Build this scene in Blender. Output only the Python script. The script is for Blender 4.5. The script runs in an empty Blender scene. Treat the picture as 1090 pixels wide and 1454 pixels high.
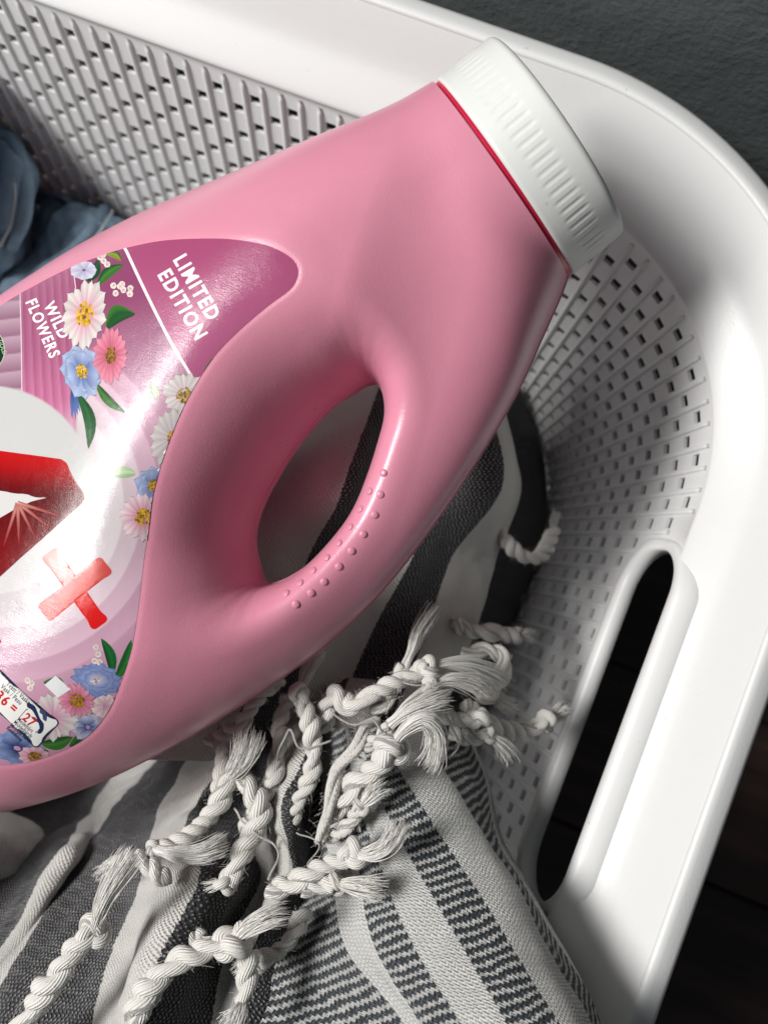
import bpy, bmesh, math, random
import numpy as np
from mathutils import Vector, Matrix
from mathutils.geometry import delaunay_2d_cdt

random.seed(7); rng = np.random.default_rng(7)
scene = bpy.context.scene
col = scene.collection

# ------------------------------------------------------------------ camera
CAMZ = 0.60                      # lens height above the floor (m)
FPX, CX, CY = 1150.0, 545.0, 727.0
RIM_Z = 0.29


def cam_basis(nadir=(585, 850), xdir=(.93, .375)):
    Z = -np.array([nadir[0] - CX, -(nadir[1] - CY), -FPX]); Z /= np.linalg.norm(Z)
    x = np.array([xdir[0], -xdir[1], 0.]); x /= np.linalg.norm(x)
    X = x - Z * (x @ Z); X /= np.linalg.norm(X)
    return np.array([X, np.cross(Z, X), Z])


RW = cam_basis()
cam_d = bpy.data.cameras.new('camera'); cam = bpy.data.objects.new('camera', cam_d); col.objects.link(cam)
cam.matrix_world = Matrix.Translation((0, 0, CAMZ)) @ Matrix(RW.tolist()).to_4x4()
cam_d.sensor_fit = 'VERTICAL'; cam_d.sensor_height = 36.0; cam_d.lens = 36.0 * FPX / 1454.0
cam_d.clip_start = 0.01; cam_d.clip_end = 30
cam_d.dof.use_dof = True; cam_d.dof.focus_distance = 0.275; cam_d.dof.aperture_fstop = 9.5
scene.camera = cam

# ------------------------------------------------------------------ light
world = bpy.data.worlds.new('World'); scene.world = world; world.use_nodes = True
bg = world.node_tree.nodes['Background']; bg.inputs[0].default_value = (.60, .66, .72, 1); bg.inputs[1].default_value = 0.07
ELEV, AZ, LDIST = math.radians(53), math.radians(195), 1.5
ldir = Vector((math.cos(ELEV) * math.cos(AZ), math.cos(ELEV) * math.sin(AZ), math.sin(ELEV)))
la = bpy.data.lights.new('window_light', 'AREA'); la.shape = 'RECTANGLE'; la.size = 0.55; la.size_y = 0.38
la.energy = 24; la.color = (1.0, .985, .96)
lo = bpy.data.objects.new('window_light', la); col.objects.link(lo)
lo.location = Vector((-.10, .04, .30)) + ldir * LDIST
lo.rotation_euler = (-ldir).to_track_quat('-Z', 'Y').to_euler()

scene.view_settings.view_transform = 'Standard'; scene.view_settings.look = 'None'
scene.view_settings.exposure = 0.42; scene.view_settings.gamma = 1.0
scene.render.engine = 'CYCLES'
scene.cycles.use_denoising = True
scene.cycles.max_bounces = 8; scene.cycles.diffuse_bounces = 4; scene.cycles.glossy_bounces = 3
scene.cycles.caustics_reflective = False; scene.cycles.caustics_refractive = False


# ------------------------------------------------------------------ helpers
def rays(px):
    px = np.atleast_2d(np.asarray(px, float))
    v = np.stack([px[:, 0] - CX, -(px[:, 1] - CY), np.full(len(px), -FPX)], 1)
    return v @ RW.T


def P(px, py, d):                # world point seen at a photo pixel, d metres below lens height
    v = rays([(px, py)])[0]; v = v * (-d / v[2])
    return np.array([v[0], v[1], CAMZ + v[2]])


def PP(pts):                     # array of (px, py, d)
    pts = np.asarray(pts, float); v = rays(pts[:, :2]); v = v * (-pts[:, 2] / v[:, 2])[:, None]
    v[:, 2] += CAMZ
    return v


def smooth(a, b, x): x = np.clip((x - a) / (b - a), 0, 1); return x * x * (3 - 2 * x)


def lin(r, g, b):
    f = lambda c: (c / 255 / 12.92) if c <= 10 else ((c / 255 + .055) / 1.055) ** 2.4
    return (f(r), f(g), f(b))


def new_mesh(name, verts, faces, smooth=True):
    me = bpy.data.meshes.new(name); me.from_pydata([tuple(map(float, v)) for v in verts], [], faces); me.update()
    if smooth: me.polygons.foreach_set('use_smooth', [True] * len(me.polygons))
    return me


def obj(name, me, mat=None, parent=None, **props):
    o = bpy.data.objects.new(name, me); col.objects.link(o)
    if mat and me is not None and not me.materials: me.materials.append(mat)
    if parent: o.parent = parent
    for k, v in props.items(): o[k] = v
    return o


def empty(name, loc, label, cat):
    o = bpy.data.objects.new(name, None); col.objects.link(o); o.location = loc; o.empty_display_size = .02
    o['label'] = label; o['category'] = cat
    return o


def adopt(o, parent):            # parent while keeping world placement
    o.parent = parent; o.matrix_parent_inverse = Matrix.Translation(parent.location).inverted() if parent.type == 'EMPTY' else Matrix()
    return o


def set_color(me, cols, name='print'):
    a = me.color_attributes.new(name, 'FLOAT_COLOR', 'POINT')
    c = np.ones((len(me.vertices), 4), np.float32); c[:, :3] = cols
    a.data.foreach_set('color', c.ravel())


def set_uv(me, uv, name):
    l = me.uv_layers.new(name=name); idx = np.empty(len(me.loops), np.int32); me.loops.foreach_get('vertex_index', idx)
    l.data.foreach_set('uv', np.asarray(uv, np.float32)[idx].ravel())


class NT:                        # tiny node-tree helper
    def __init__(s, name, **kw):
        s.m = bpy.data.materials.new(name); s.m.use_nodes = True; s.t = s.m.node_tree
        s.b = s.t.nodes['Principled BSDF']
        for k, v in kw.items(): s.set(k.replace('_', ' '), v)

    def set(s, k, v):
        k = {'color': 'Base Color', 'rough': 'Roughness', 'spec': 'Specular IOR Level'}.get(k, k)
        i = s.b.inputs[k]
        if hasattr(v, 'is_output') or isinstance(v, bpy.types.NodeSocket): s.t.links.new(v, i)
        elif isinstance(v, tuple) and len(v) == 3 and i.type == 'RGBA': i.default_value = (*v, 1)
        else: i.default_value = v

    def n(s, typ, ins=None, **at):
        nd = s.t.nodes.new(typ)
        for k, v in at.items(): setattr(nd, k, v)
        for k, v in (ins or {}).items():
            i = nd.inputs[k]
            if isinstance(v, bpy.types.NodeSocket): s.t.links.new(v, i)
            elif isinstance(v, tuple) and len(v) == 3 and i.type == 'RGBA': i.default_value = (*v, 1)
            else: i.default_value = v
        return nd

    def math(s, op, a, b=0.0, c=0.0): return s.n('ShaderNodeMath', {0: a, 1: b, 2: c}, operation=op).outputs[0]

    def mix(s, f, a, b):
        nd = s.n('ShaderNodeMix', data_type='RGBA')
        for i, v in ((0, f), (6, a), (7, b)):
            if isinstance(v, bpy.types.NodeSocket): s.t.links.new(v, nd.inputs[i])
            else: nd.inputs[i].default_value = (*v, 1) if isinstance(v, tuple) else v
        return nd.outputs[2]

    def noise(s, vec, scale, detail=4, rough=.55):
        return s.n('ShaderNodeTexNoise', {'Vector': vec, 'Scale': scale, 'Detail': detail, 'Roughness': rough}).outputs[0]

    def bump(s, h, dist, strength=1.0, normal=None):
        ins = {'Height': h, 'Distance': dist, 'Strength': strength}
        if normal is not None: ins['Normal'] = normal
        nd = s.n('ShaderNodeBump', ins)
        s.t.links.new(nd.outputs[0], s.b.inputs['Normal']); return nd.outputs[0]

    def ramp(s, f, stops):
        nd = s.n('ShaderNodeValToRGB', {0: f}); e = nd.color_ramp.elements
        while len(e) < len(stops): e.new(.5)
        for k, (p, c) in enumerate(stops): e[k].position = p; e[k].color = (*c, 1)
        return nd.outputs[0]

    def coord(s, w='Object'): return s.n('ShaderNodeTexCoord').outputs[w]
    def uv(s, name): return s.n('ShaderNodeUVMap', uv_map=name).outputs[0]


def geo(nt): return nt.n('ShaderNodeNewGeometry').outputs['Position']


# ------------------------------------------------------------------ materials
def m_plastic(name, c, rough, bumpd=.00012, dirt=True):
    t = NT(name, rough=rough); p = geo(t)
    n1 = t.noise(p, 22, 3); n2 = t.noise(p, 900, 2)
    sp = t.math('GREATER_THAN', t.noise(p, 260, 1), .792)
    cc = t.mix(t.math('MULTIPLY', n1, .28), c, tuple(x * .88 for x in c))
    if dirt: cc = t.mix(t.math('MULTIPLY', sp, .25), cc, (.25, .23, .2))
    t.set('color', cc); t.set('rough', t.math('ADD', t.math('MULTIPLY', n1, .18), rough - .09))
    t.bump(t.math('ADD', t.math('MULTIPLY', n1, 3.0), n2), bumpd, .5)
    return t.m


M_BASKET = m_plastic('white_basket_plastic', (.77, .772, .770), .38)
M_CAP = m_plastic('white_cap_plastic', (.72, .73, .71), .42, .00007)

t = NT('pink_bottle_plastic', rough=.34); p = geo(t)
n1 = t.noise(p, 1300, 3, .6); n2 = t.noise(p, 30, 3)
t.set('color', t.mix(n2, lin(219, 145, 167), lin(213, 136, 158)))
t.set('rough', t.math('ADD', t.math('MULTIPLY', n2, .12), .24))
t.bump(t.math('ADD', n1, t.math('MULTIPLY', t.noise(p, 45, 2), 3.0)), .00013, .5)
t.b.inputs['Subsurface Weight'].default_value = .10; t.b.inputs['Subsurface Radius'].default_value = (.006, .0025, .003)
M_PINK = t.m
M_RED = NT('neck_bounce_red', color=lin(196, 20, 62), rough=.35).m  # pink plastic's interreflection in the cap gap, put into a deeper red

t = NT('label_print', rough=.27); p = geo(t)
n1 = t.noise(p, 2600, 2); n2 = t.noise(p, 60, 3)
mp = t.n('ShaderNodeMapping', {'Vector': p, 'Rotation': (0, 0, .9), 'Scale': (160, 4000, 900)}).outputs[0]
n3 = t.noise(mp, 1.0, 2)
at = t.n('ShaderNodeAttribute', attribute_name='print').outputs['Color']
t.set('color', at)
t.set('rough', t.math('ADD', t.math('MULTIPLY', n2, .14), .10)); t.set('spec', .40)
t.bump(t.math('ADD', t.math('ADD', n1, t.math('MULTIPLY', n3, .7)), t.math('MULTIPLY', n2, 6.0)), .00009, .6)
M_LABEL = t.m

# painted wall
t = NT('dark_painted_plaster', rough=.42); p = geo(t)
n1 = t.noise(p, 75, 5, .55); n2 = t.noise(p, 300, 3); n3 = t.noise(p, 3, 2)
t.set('color', t.mix(n3, (.105, .120, .122), (.13, .145, .145)))
t.bump(t.math('ADD', n1, t.math('MULTIPLY', n2, .35)), .0010, .8)
M_WALL = t.m

# floor wood
t = NT('dark_stained_wood', rough=.45); p = geo(t)
mp = t.n('ShaderNodeMapping', {'Vector': p, 'Scale': (5, 70, 5)}).outputs[0]
g = t.noise(mp, 1.0, 6, .6)
oi = t.n('ShaderNodeObjectInfo').outputs['Random']
t.set('color', t.ramp(t.math('ADD', g, t.math('MULTIPLY', oi, .25)), [(.35, (.010, .006, .005)), (.6, (.035, .018, .014)), (.85, (.075, .040, .032))]))
t.bump(g, .0006, .5)
M_WOOD = t.m


# striped towel: uv 'stripe'.x counts stripes, uv 'weave' is in millimetres
def m_towel(name, twill, dark, light):
    t = NT(name, rough=.9, spec=.15)
    st = t.n('ShaderNodeSeparateXYZ', {0: t.uv('stripe')}).outputs
    uvw = t.uv('weave'); w = t.n('ShaderNodeSeparateXYZ', {0: uvw}).outputs
    wob = t.noise(uvw, .35, 2); wob2 = t.noise(uvw, .12, 2)
    a = t.math('ADD', w[0], t.math('MULTIPLY', wob, .7)); b = t.math('ADD', w[1], t.math('MULTIPLY', wob2, 3.0))
    two = 2 * math.pi
    edge = t.math('ADD', st[0], t.math('MULTIPLY', t.math('SUBTRACT', t.noise(uvw, .9, 2), .5), .07))
    isdark = t.math('LESS_THAN', t.math('FRACT', t.math('MULTIPLY', edge, .5)), .5)
    if twill:
        pa, pb = 1.7, 3.5
        sc = t.math('MULTIPLY', t.math('SINE', t.math('MULTIPLY', a, two / pa)), .62)
        ph = t.math('ADD', t.math('ADD', t.math('MULTIPLY', b, two / pb), t.math('MULTIPLY', a, .62)), sc)
        P1 = t.math('SINE', ph)
        lightmask = t.n('ShaderNodeMapRange', {0: P1, 1: .10, 2: .45}).outputs[0]
        fine = t.math('SINE', t.math('ADD', t.math('MULTIPLY', b, two / 1.5), t.math('MULTIPLY', t.math('SINE', t.math('MULTIPLY', a, two / 1.7)), 1.3)))
    else:
        pa, pb = 1.9, 2.5
        sa = t.math('SINE', t.math('ADD', t.math('MULTIPLY', a, two / pa), t.math('MULTIPLY', t.math('SINE', t.math('MULTIPLY', b, math.pi / pb)), 1.2)))
        sb = t.math('SINE', t.math('MULTIPLY', b, two / pb))
        P1 = t.math('MULTIPLY', sa, sb)
        lightmask = t.n('ShaderNodeMapRange', {0: P1, 1: .52, 2: .74}).outputs[0]
        fine = t.math('MULTIPLY', t.math('SINE', t.math('MULTIPLY', a, two / 1.7)), t.math('SINE', t.math('MULTIPLY', b, two / 1.7)))
    blot = t.noise(uvw, .5, 3)
    white = t.mix(t.n('ShaderNodeMapRange', {0: fine, 1: -.95, 2: -.2, 3: .55, 4: 0.}).outputs[0], light, tuple(x * .5 for x in light))
    white = t.mix(t.math('MULTIPLY', blot, .22), white, tuple(x * .72 for x in light))
    dk = t.mix(t.math('MULTIPLY', lightmask, t.math('ADD', .50 if twill else .22, t.math('MULTIPLY', blot, .5))), dark, tuple(x * .92 for x in light))
    t.set('color', t.mix(isdark, white, dk))
    hh = t.math('ADD', t.math('MULTIPLY', isdark, t.math('MULTIPLY', P1, 1.2)), t.math('MULTIPLY', fine, .6))
    fz = t.noise(uvw, 3.0, 3)
    t.bump(t.math('ADD', hh, fz), .0008, .9)
    t.b.inputs['Sheen Weight'].default_value = .25; t.b.inputs['Sheen Roughness'].default_value = .6
    return t.m


M_TWILL = m_towel('towel_twill', True, (.013, .022, .030), (.80, .795, .77))
M_DOTS = m_towel('towel_weave', False, (.009, .010, .016), (.76, .74, .70))

t = NT('cotton_yarn', rough=.88, spec=.2)
w = t.n('ShaderNodeSeparateXYZ', {0: t.uv('yarn')}).outputs
fib = t.math('SINE', t.math('ADD', t.math('MULTIPLY', w[0], 2 * math.pi * 15), t.math('MULTIPLY', w[1], 3.1)))
nz = t.noise(t.uv('yarn'), 5, 3)
t.set('color', t.mix(t.n('ShaderNodeMapRange', {0: t.math('ADD', fib, nz), 1: -1.0, 2: .3, 3: .45, 4: 0.}).outputs[0], (.76, .74, .70), (.56, .54, .50)))
t.bump(t.math('ADD', t.math('MULTIPLY', fib, .6), nz), .00028, .8)
t.b.inputs['Sheen Weight'].default_value = .2
M_YARN = t.m
M_FRAY = NT('cotton_fray', color=(.76, .745, .71), rough=.8, spec=.25).m

t = NT('blue_denim', rough=.9, spec=.1)
uvw = t.uv('weave'); w = t.n('ShaderNodeSeparateXYZ', {0: uvw}).outputs
tw = t.math('SINE', t.math('MULTIPLY', t.math('ADD', w[0], w[1]), 2 * math.pi / 1.4))
n1 = t.noise(uvw, .09, 4); n2 = t.noise(uvw, .8, 3)
t.set('color', t.mix(n1, t.mix(n2, (.08, .14, .22), (.21, .32, .44)), (.36, .49, .60)))
t.bump(t.math('ADD', tw, n2), .0004, .6)
M_DENIM = t.m
M_SEAM = NT('denim_stitching', color=(.50, .56, .58), rough=.9).m

# ------------------------------------------------------------------ setting: floor and wall
fl = obj('floor', new_mesh('floor', [(-2, -2, -.012), (2, -2, -.012), (2, .25, -.012), (-2, .25, -.012)], [(0, 1, 2, 3)], False), M_WOOD, kind='structure')


def box_mesh(name, x0, x1, y0, y1, z0, z1, bev=0.0):
    bm = bmesh.new(); bmesh.ops.create_cube(bm, size=1)
    for v in bm.verts: v.co = ((x0 + x1) / 2 + v.co.x * (x1 - x0), (y0 + y1) / 2 + v.co.y * (y1 - y0), (z0 + z1) / 2 + v.co.z * (z1 - z0))
    if bev: bmesh.ops.bevel(bm, geom=bm.edges[:], offset=bev, segments=2, affect='EDGES')
    me = bpy.data.meshes.new(name); bm.to_mesh(me); bm.free(); return me


plank_me = box_mesh('plank', -.45, .45, -.0585, .0585, -.010, 0, .0015)
for r in range(11):
    for k in range(3):
        o = obj('plank', plank_me, M_WOOD, fl); o.location = (-.75 + k * .903 + (r * .37) % .9, .190 - r * .119, -.0004 * ((r * 3 + k) % 3))
wall = obj('wall', new_mesh('wall', [(-2, .25, -.02), (2, .25, -.02), (2, .25, 2.0), (-2, .25, 2.0)], [(0, 1, 2, 3)], False), M_WALL, kind='structure')

# ------------------------------------------------------------------ laundry basket
XR, YF, XL, YN, RC = .098, .1925, -.440, -.225, .113      # inner upper edge of the perforated wall
TAPER, WALL_H = .20, .225
EDGE_Z = RIM_Z - .035
basket = empty('laundry_basket', ((XR + XL) / 2, (YF + YN) / 2, 0), 'white plastic laundry basket with pierced ribbed walls and an oblong handle hole', 'laundry basket')

# perimeter stations at rib pitch: (base point, outward normal, segment name)
stations = []


def add_line(p, q, nrm, seg, n):
    for k in range(n): f = k / n; stations.append((np.array(p) * (1 - f) + np.array(q) * f, None, np.array(nrm), seg))


def add_arc(c, a0, seg, n):
    for k in range(n):
        a = a0 - math.pi / 2 * k / n; stations.append((np.array(c), a, np.array([math.cos(a), math.sin(a)]), seg))


add_line((XL + RC, YF), (XR - RC, YF), (0, 1), 'far', 32)
add_arc((XR - RC, YF - RC), math.pi / 2, 'corner_fr', 18)
add_line((XR, YF - RC), (XR, YN + RC), (1, 0), 'right', 20)
add_arc((XR - RC, YN + RC), 0, 'corner_nr', 18)
add_line((XR - RC, YN), (XL + RC, YN), (0, -1), 'near', 32)
add_arc((XL + RC, YN + RC), -math.pi / 2, 'corner_nl', 18)
add_line((XL, YN + RC), (XL, YF - RC), (-1, 0), 'left', 20)
add_arc((XL + RC, YF - RC), math.pi, 'corner_fl', 18)
NS = len(stations)


def ring_pt(i, o):
    b, a, n, seg = stations[i % NS]
    return b + n * ((RC + o) if a is not None else o)


def ring_frac(i, f, o):
    s0, s1 = stations[i % NS], stations[(i + 1) % NS]
    if s0[1] is not None:
        a = s0[1] - math.pi / 2 / 18 * f; return s0[0] + np.array([math.cos(a), math.sin(a)]) * (RC + o)
    return ring_pt(i, o) * (1 - f) + ring_pt(i + 1, o) * f if s1[1] is None else ring_pt(i, o) * (1 - f) + (s1[0] + s1[2] * (RC + o)) * f


def face_in(me):                 # all normals towards the middle of the basket
    b_ = bmesh.new(); b_.from_mesh(me); bmesh.ops.recalc_face_normals(b_, faces=b_.faces[:]); b_.faces.ensure_lookup_table()
    s_ = 0
    for f in b_.faces:
        c_ = f.calc_center_median(); s_ += f.normal.x * ((XL + XR) / 2 - c_.x) + f.normal.y * ((YF + YN) / 2 - c_.y)
    if s_ < 0: bmesh.ops.reverse_faces(b_, faces=b_.faces[:])
    b_.to_mesh(me); b_.free(); me.polygons.foreach_set('use_smooth', [True] * len(me.polygons))
    return me


def solid(o, th, off=1.0):
    m = o.modifiers.new('thickness', 'SOLIDIFY'); m.thickness = th; m.offset = off; m.use_even_offset = False
    e = o.modifiers.new('hard_edges', 'EDGE_SPLIT'); e.split_angle = math.radians(50)
    return o


# rim: ridge, lip and skirt (closed profile)
lip = [(.0290, -.0012), (.0300, -.0002), (.0312, .0002), (.0330, -.0002), (.0372, -.0016), (.0392, -.0030), (.0400, -.0055), (.0404, -.012), (.0408, -.028),
       (.0388, -.028), (.0380, -.012), (.0374, -.0065), (.0355, -.0045), (.0300, -.0035)]
vs, fs = [], []
SUB = 2
for i in range(NS):
    for k in range(SUB):
        for (o_, z_) in lip: q = ring_frac(i, k / SUB, o_); vs.append((q[0], q[1], RIM_Z + z_))
L = len(lip); N2 = NS * SUB
for i in range(N2):
    for k in range(L): fs.append((i * L + k, i * L + (k + 1) % L, ((i + 1) % N2) * L + (k + 1) % L, ((i + 1) % N2) * L + k))
adopt(obj('rim_lip', new_mesh('rim_lip', vs, fs), M_BASKET), basket)

# upper band profile, from the ridge down to the pierced wall
band = [(.0292, -.0012), (.0280, -.0028), (.0250, -.0072), (.0200, -.0150), (.0172, -.0190), (.0155, -.0208), (.0130, -.0228), (.0080, -.0265), (.0040, -.0296), (.0018, -.0314),
        (.0004, -.0327), (-.0004, -.0338), (-.0002, -.0350), (.0010, -.0356), (.0012, -.0362)]
seg_i = {}
for i, s in enumerate(stations): seg_i.setdefault(s[3], []).append(i)
R0, R1 = seg_i['right'][0], seg_i['right'][-1] + 1
vs, fs = [], []; L = len(band)
for i in range(N2 + 1):
    for (o_, z_) in band: q = ring_frac((i // SUB) % NS, (i % SUB) / SUB, o_); vs.append((q[0], q[1], RIM_Z + z_))
for i in range(N2):
    if R0 <= i // SUB < R1: continue
    for k in range(L - 1): fs.append((i * L + k, i * L + k + 1, (i + 1) * L + k + 1, (i + 1) * L + k))
solid(adopt(obj('upper_band', face_in(new_mesh('upper_band', vs, fs)), M_BASKET), basket), .0018, -1.0)

# pierced walls outside the handle side
ROWQ = .0089; NR = int(WALL_H / ROWQ)
HS0, HS1, HT0, HT1 = .24, .78, .22, .80


def wall_pt(i, f, tt): q = ring_frac(i, f, .0012 - TAPER * tt); return (q[0], q[1], EDGE_Z - .0012 - tt)


bm = bmesh.new(); cache = {}


def bv(i, fk, tk):
    i, fk = ((i + 1) % NS, 0) if fk == 3 else (i % NS, fk)
    key = (i, fk, tk)
    if key not in cache: cache[key] = bm.verts.new(wall_pt(i, (0, HS0, HS1)[fk], ROWQ * (tk // 3 + (0, HT0, HT1)[tk % 3])))
    return cache[key]


PIERCED = ('far', 'corner_fr', 'left', 'corner_fl')
for i in range(NS):
    seg = stations[i][3]
    if seg == 'right': continue
    for j in range(NR):
        hole = seg in PIERCED and (i + j) % 2 == 0 and 0 < j
        for a in range(3):
            for b in range(3):
                if hole and a == 1 and b == 1: continue
                bm.faces.new((bv(i, a, j * 3 + b), bv(i, a, j * 3 + b + 1), bv(i, a + 1, j * 3 + b + 1), bv(i, a + 1, j * 3 + b)))
me = bpy.data.meshes.new('pierced_wall'); bm.to_mesh(me); bm.free()
me.polygons.foreach_set('use_smooth', [True] * len(me.polygons))
solid(adopt(obj('pierced_wall', face_in(me), M_BASKET), basket), .0018, -1.0)

# handle side: one sheet from ridge to wall foot with the pierced holes and the handle opening cut out
prof = [(o_, RIM_Z + z_) for o_, z_ in band] + [(.0012 - TAPER * k * .0225, EDGE_Z - .0012 - k * .0225) for k in range(1, 11)]
pl = [0.0]
for a, b in zip(prof[:-1], prof[1:]): pl.append(pl[-1] + math.hypot(a[0] - b[0], a[1] - b[1]))
pl = np.array(pl); TAU0 = pl[len(band) - 1]; KW = math.hypot(1, TAPER)


def right_pt(y, tau):
    return (XR + np.interp(tau, pl, [p[0] for p in prof]), y, np.interp(tau, pl, [p[1] for p in prof]))


def capsule(yc, tc, hl, hw, r, n=10):
    pts = []
    for cx_, cy_, a0 in ((hl - r, hw - r, 0), (-(hl - r), hw - r, 90), (-(hl - r), -(hw - r), 180), (hl - r, -(hw - r), 270)):
        for k in range(n + 1): a = math.radians(a0 + 90 * k / n); pts.append((yc + cx_ + r * math.cos(a), tc + cy_ + r * math.sin(a)))
    return pts


HY, HTAU, HL, HW, HR = -.0185, TAU0 + .0172, .0795, .0216, .0202     # handle opening, wall coordinates
cutout = capsule(HY, HTAU, HL + .004, HW + .004, HR + .004)


def inside(poly, pts):
    poly = np.asarray(poly); pts = np.asarray(pts); x, y = pts[:, 0], pts[:, 1]; r = np.zeros(len(pts), bool)
    for (x0, y0), (x1, y1) in zip(poly, np.roll(poly, -1, 0)):
        c = (y0 > y) != (y1 > y); r ^= c & (x < (x1 - x0) * (y - y0) / ((y1 - y0) or 1e-12) + x0)
    return r


y_hi, y_lo = YF - RC, YN + RC; gw = (y_hi - y_lo) / 20
loops = [cutout]; holes = [cutout]
rects = []
for g in range(20):
    for j in range(1, NR):
        if (R0 + g + j) % 2: continue
        ya = y_hi - (g + HS0) * gw; yb = y_hi - (g + HS1) * gw
        if yb < -.098: continue
        ta = TAU0 + (j + HT0) * ROWQ * KW; tb = TAU0 + (j + HT1) * ROWQ * KW
        rc = [(ya, ta), (ya, tb), (yb, tb), (yb, ta)]
        if inside(capsule(HY, HTAU, HL + .011, HW + .011, HR + .011), rc).any(): continue
        rects.append(rc); loops.append(rc)
V, Ed = [], []
for lp in loops:
    s = len(V); V += lp; Ed += [(s + k, s + (k + 1) % len(lp)) for k in range(len(lp))]
taus = list(pl)
for g in range(21):
    for tau in taus:
        y = y_hi - g * gw
        V.append((y, tau))
s = [k for k in range(len(V) - 21 * len(taus), len(V))]
for g in range(21):
    for k in range(len(taus) - 1):
        if g in (0, 20): Ed.append((s[g * len(taus) + k], s[g * len(taus) + k + 1]))
for k in range(len(taus)):
    if k in (0, len(taus) - 1) or k < len(band):
        for g in range(20): Ed.append((s[g * len(taus) + k], s[(g + 1) * len(taus) + k]))
rv, re_, rf, *_ = delaunay_2d_cdt([Vector(v) for v in V], Ed, [], 0, 1e-7)
rv2 = np.array([tuple(v) for v in rv]); cen = np.array([rv2[list(f)].mean(0) for f in rf])
bad = inside(cutout, cen)
cg = ((y_hi - cen[:, 0]) / gw); 
for rc in rects:
    bad |= (cen[:, 0] < rc[0][0]) & (cen[:, 0] > rc[2][0]) & (cen[:, 1] > rc[0][1]) & (cen[:, 1] < rc[1][1])
faces = [tuple(f) if True else f for f, b in zip(rf, bad) if not b]
me = new_mesh('handle_side_wall', [right_pt(*v) for v in rv2], faces)
bm = bmesh.new(); bm.from_mesh(me); bmesh.ops.recalc_face_normals(bm, faces=bm.faces[:])
if sum(f.normal.x for f in bm.faces) > 0: bmesh.ops.reverse_faces(bm, faces=bm.faces[:])
loose = [v for v in bm.verts if not v.link_faces]; bmesh.ops.delete(bm, geom=loose, context='VERTS')
bm.to_mesh(me); bm.free(); me.polygons.foreach_set('use_smooth', [True] * len(me.polygons))
solid(adopt(obj('handle_side_wall', me, M_BASKET), basket), .0018, -1.0)

# handle collar: thick ring round the opening, in the plane of the wall
wn = np.array([-1, 0, -TAPER]); wn /= np.linalg.norm(wn)          # points into the basket
wd = np.array([-TAPER, 0, -1]); wd /= np.linalg.norm(wd)          # down the wall
worg = np.array([XR + .0012, 0, EDGE_Z - .0012])
cpath = np.array(capsule(HY, HTAU - TAU0, HL, HW, HR, 14)); nC = len(cpath)
cprof = [(0.0, -1), (0.0, .0012), (.0003, .0020), (.0010, .0024), (.0040, .0024), (.0048, .0020), (.0053, .0010), (.0055, -.001), (.0057, -1)]
tan = np.roll(cpath, -1, 0) - np.roll(cpath, 1, 0); tan /= np.linalg.norm(tan, axis=1)[:, None]; nor = np.stack([tan[:, 1], -tan[:, 0]], 1)
vs, fs = [], []; L = len(cprof)
for k in range(nC):
    for (r_, h_) in cprof:
        lo_ = float(smooth(-.002, .012, cpath[k][1] - (HTAU - TAU0)))
        q = cpath[k] + nor[k] * r_ * (1 + .35 * lo_)
        if h_ > 0: h_ = h_ * (1 + .6 * lo_)
        if h_ == -1: h_ = -.0032 - .012 * float(smooth(.004, -.016, q[1]))
        vs.append(worg + np.array([0, 1, 0]) * q[0] + wd * q[1] + wn * h_)
for k in range(nC):
    for j in range(L): fs.append((k * L + j, k * L + (j + 1) % L, ((k + 1) % nC) * L + (j + 1) % L, ((k + 1) % nC) * L + j))
adopt(obj('handle_collar', new_mesh('handle_collar', vs, fs), M_BASKET), basket)

# ribs: one shared mesh, sloping with the wall
def rib_mesh(t0, t1):
    pr = [(-.00115, 0), (-.0010, .0014), (-.0004, .0020), (.0004, .0020), (.0010, .0014), (.00115, 0)]
    st = [(t0, .25), (t0 + .0012, .85), (t0 + .003, 1), (t1 * .5, 1), (t1, 1)]
    v, f = [], []
    for (tt, s_) in st:
        for (w_, h_) in pr: v.append((w_, TAPER * tt + h_ * s_ * 1.0 - .0003, -tt))
    n = len(pr)
    for a in range(len(st) - 1):
        for b in range(n - 1): f.append((a * n + b, a * n + b + 1, (a + 1) * n + b + 1, (a + 1) * n + b))
    f.append(tuple(range(n)))
    return new_mesh('rib', v, f)


rib_full = rib_mesh(.0035, WALL_H - .004)
rib_low = {}
for i in range(NS):
    b, a, n, seg = stations[i]
    if seg in ('near', 'corner_nr', 'corner_nl'): continue
    q = ring_pt(i, .0012); me_ = rib_full
    if seg == 'right':
        if q[1] < -.1: continue
        if abs(q[1] - HY) < HL + .010:
            dy = abs(q[1] - HY); tt = HTAU - TAU0 + HW + .0065
            if dy > HL - HR: tt = HTAU - TAU0 + (HW - HR) + math.sqrt(max(0, (HR + .0085) ** 2 - (dy - HL + HR) ** 2))
            key = round(tt, 4)
            if key not in rib_low: rib_low[key] = rib_mesh(tt, WALL_H - .004)
            me_ = rib_low[key]
    r = obj('rib', me_, M_BASKET); r.location = (q[0], q[1], EDGE_Z - .0012); r.rotation_euler = (0, 0, math.atan2(n[1], n[0]) + math.pi / 2)
    adopt(r, basket)
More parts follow.
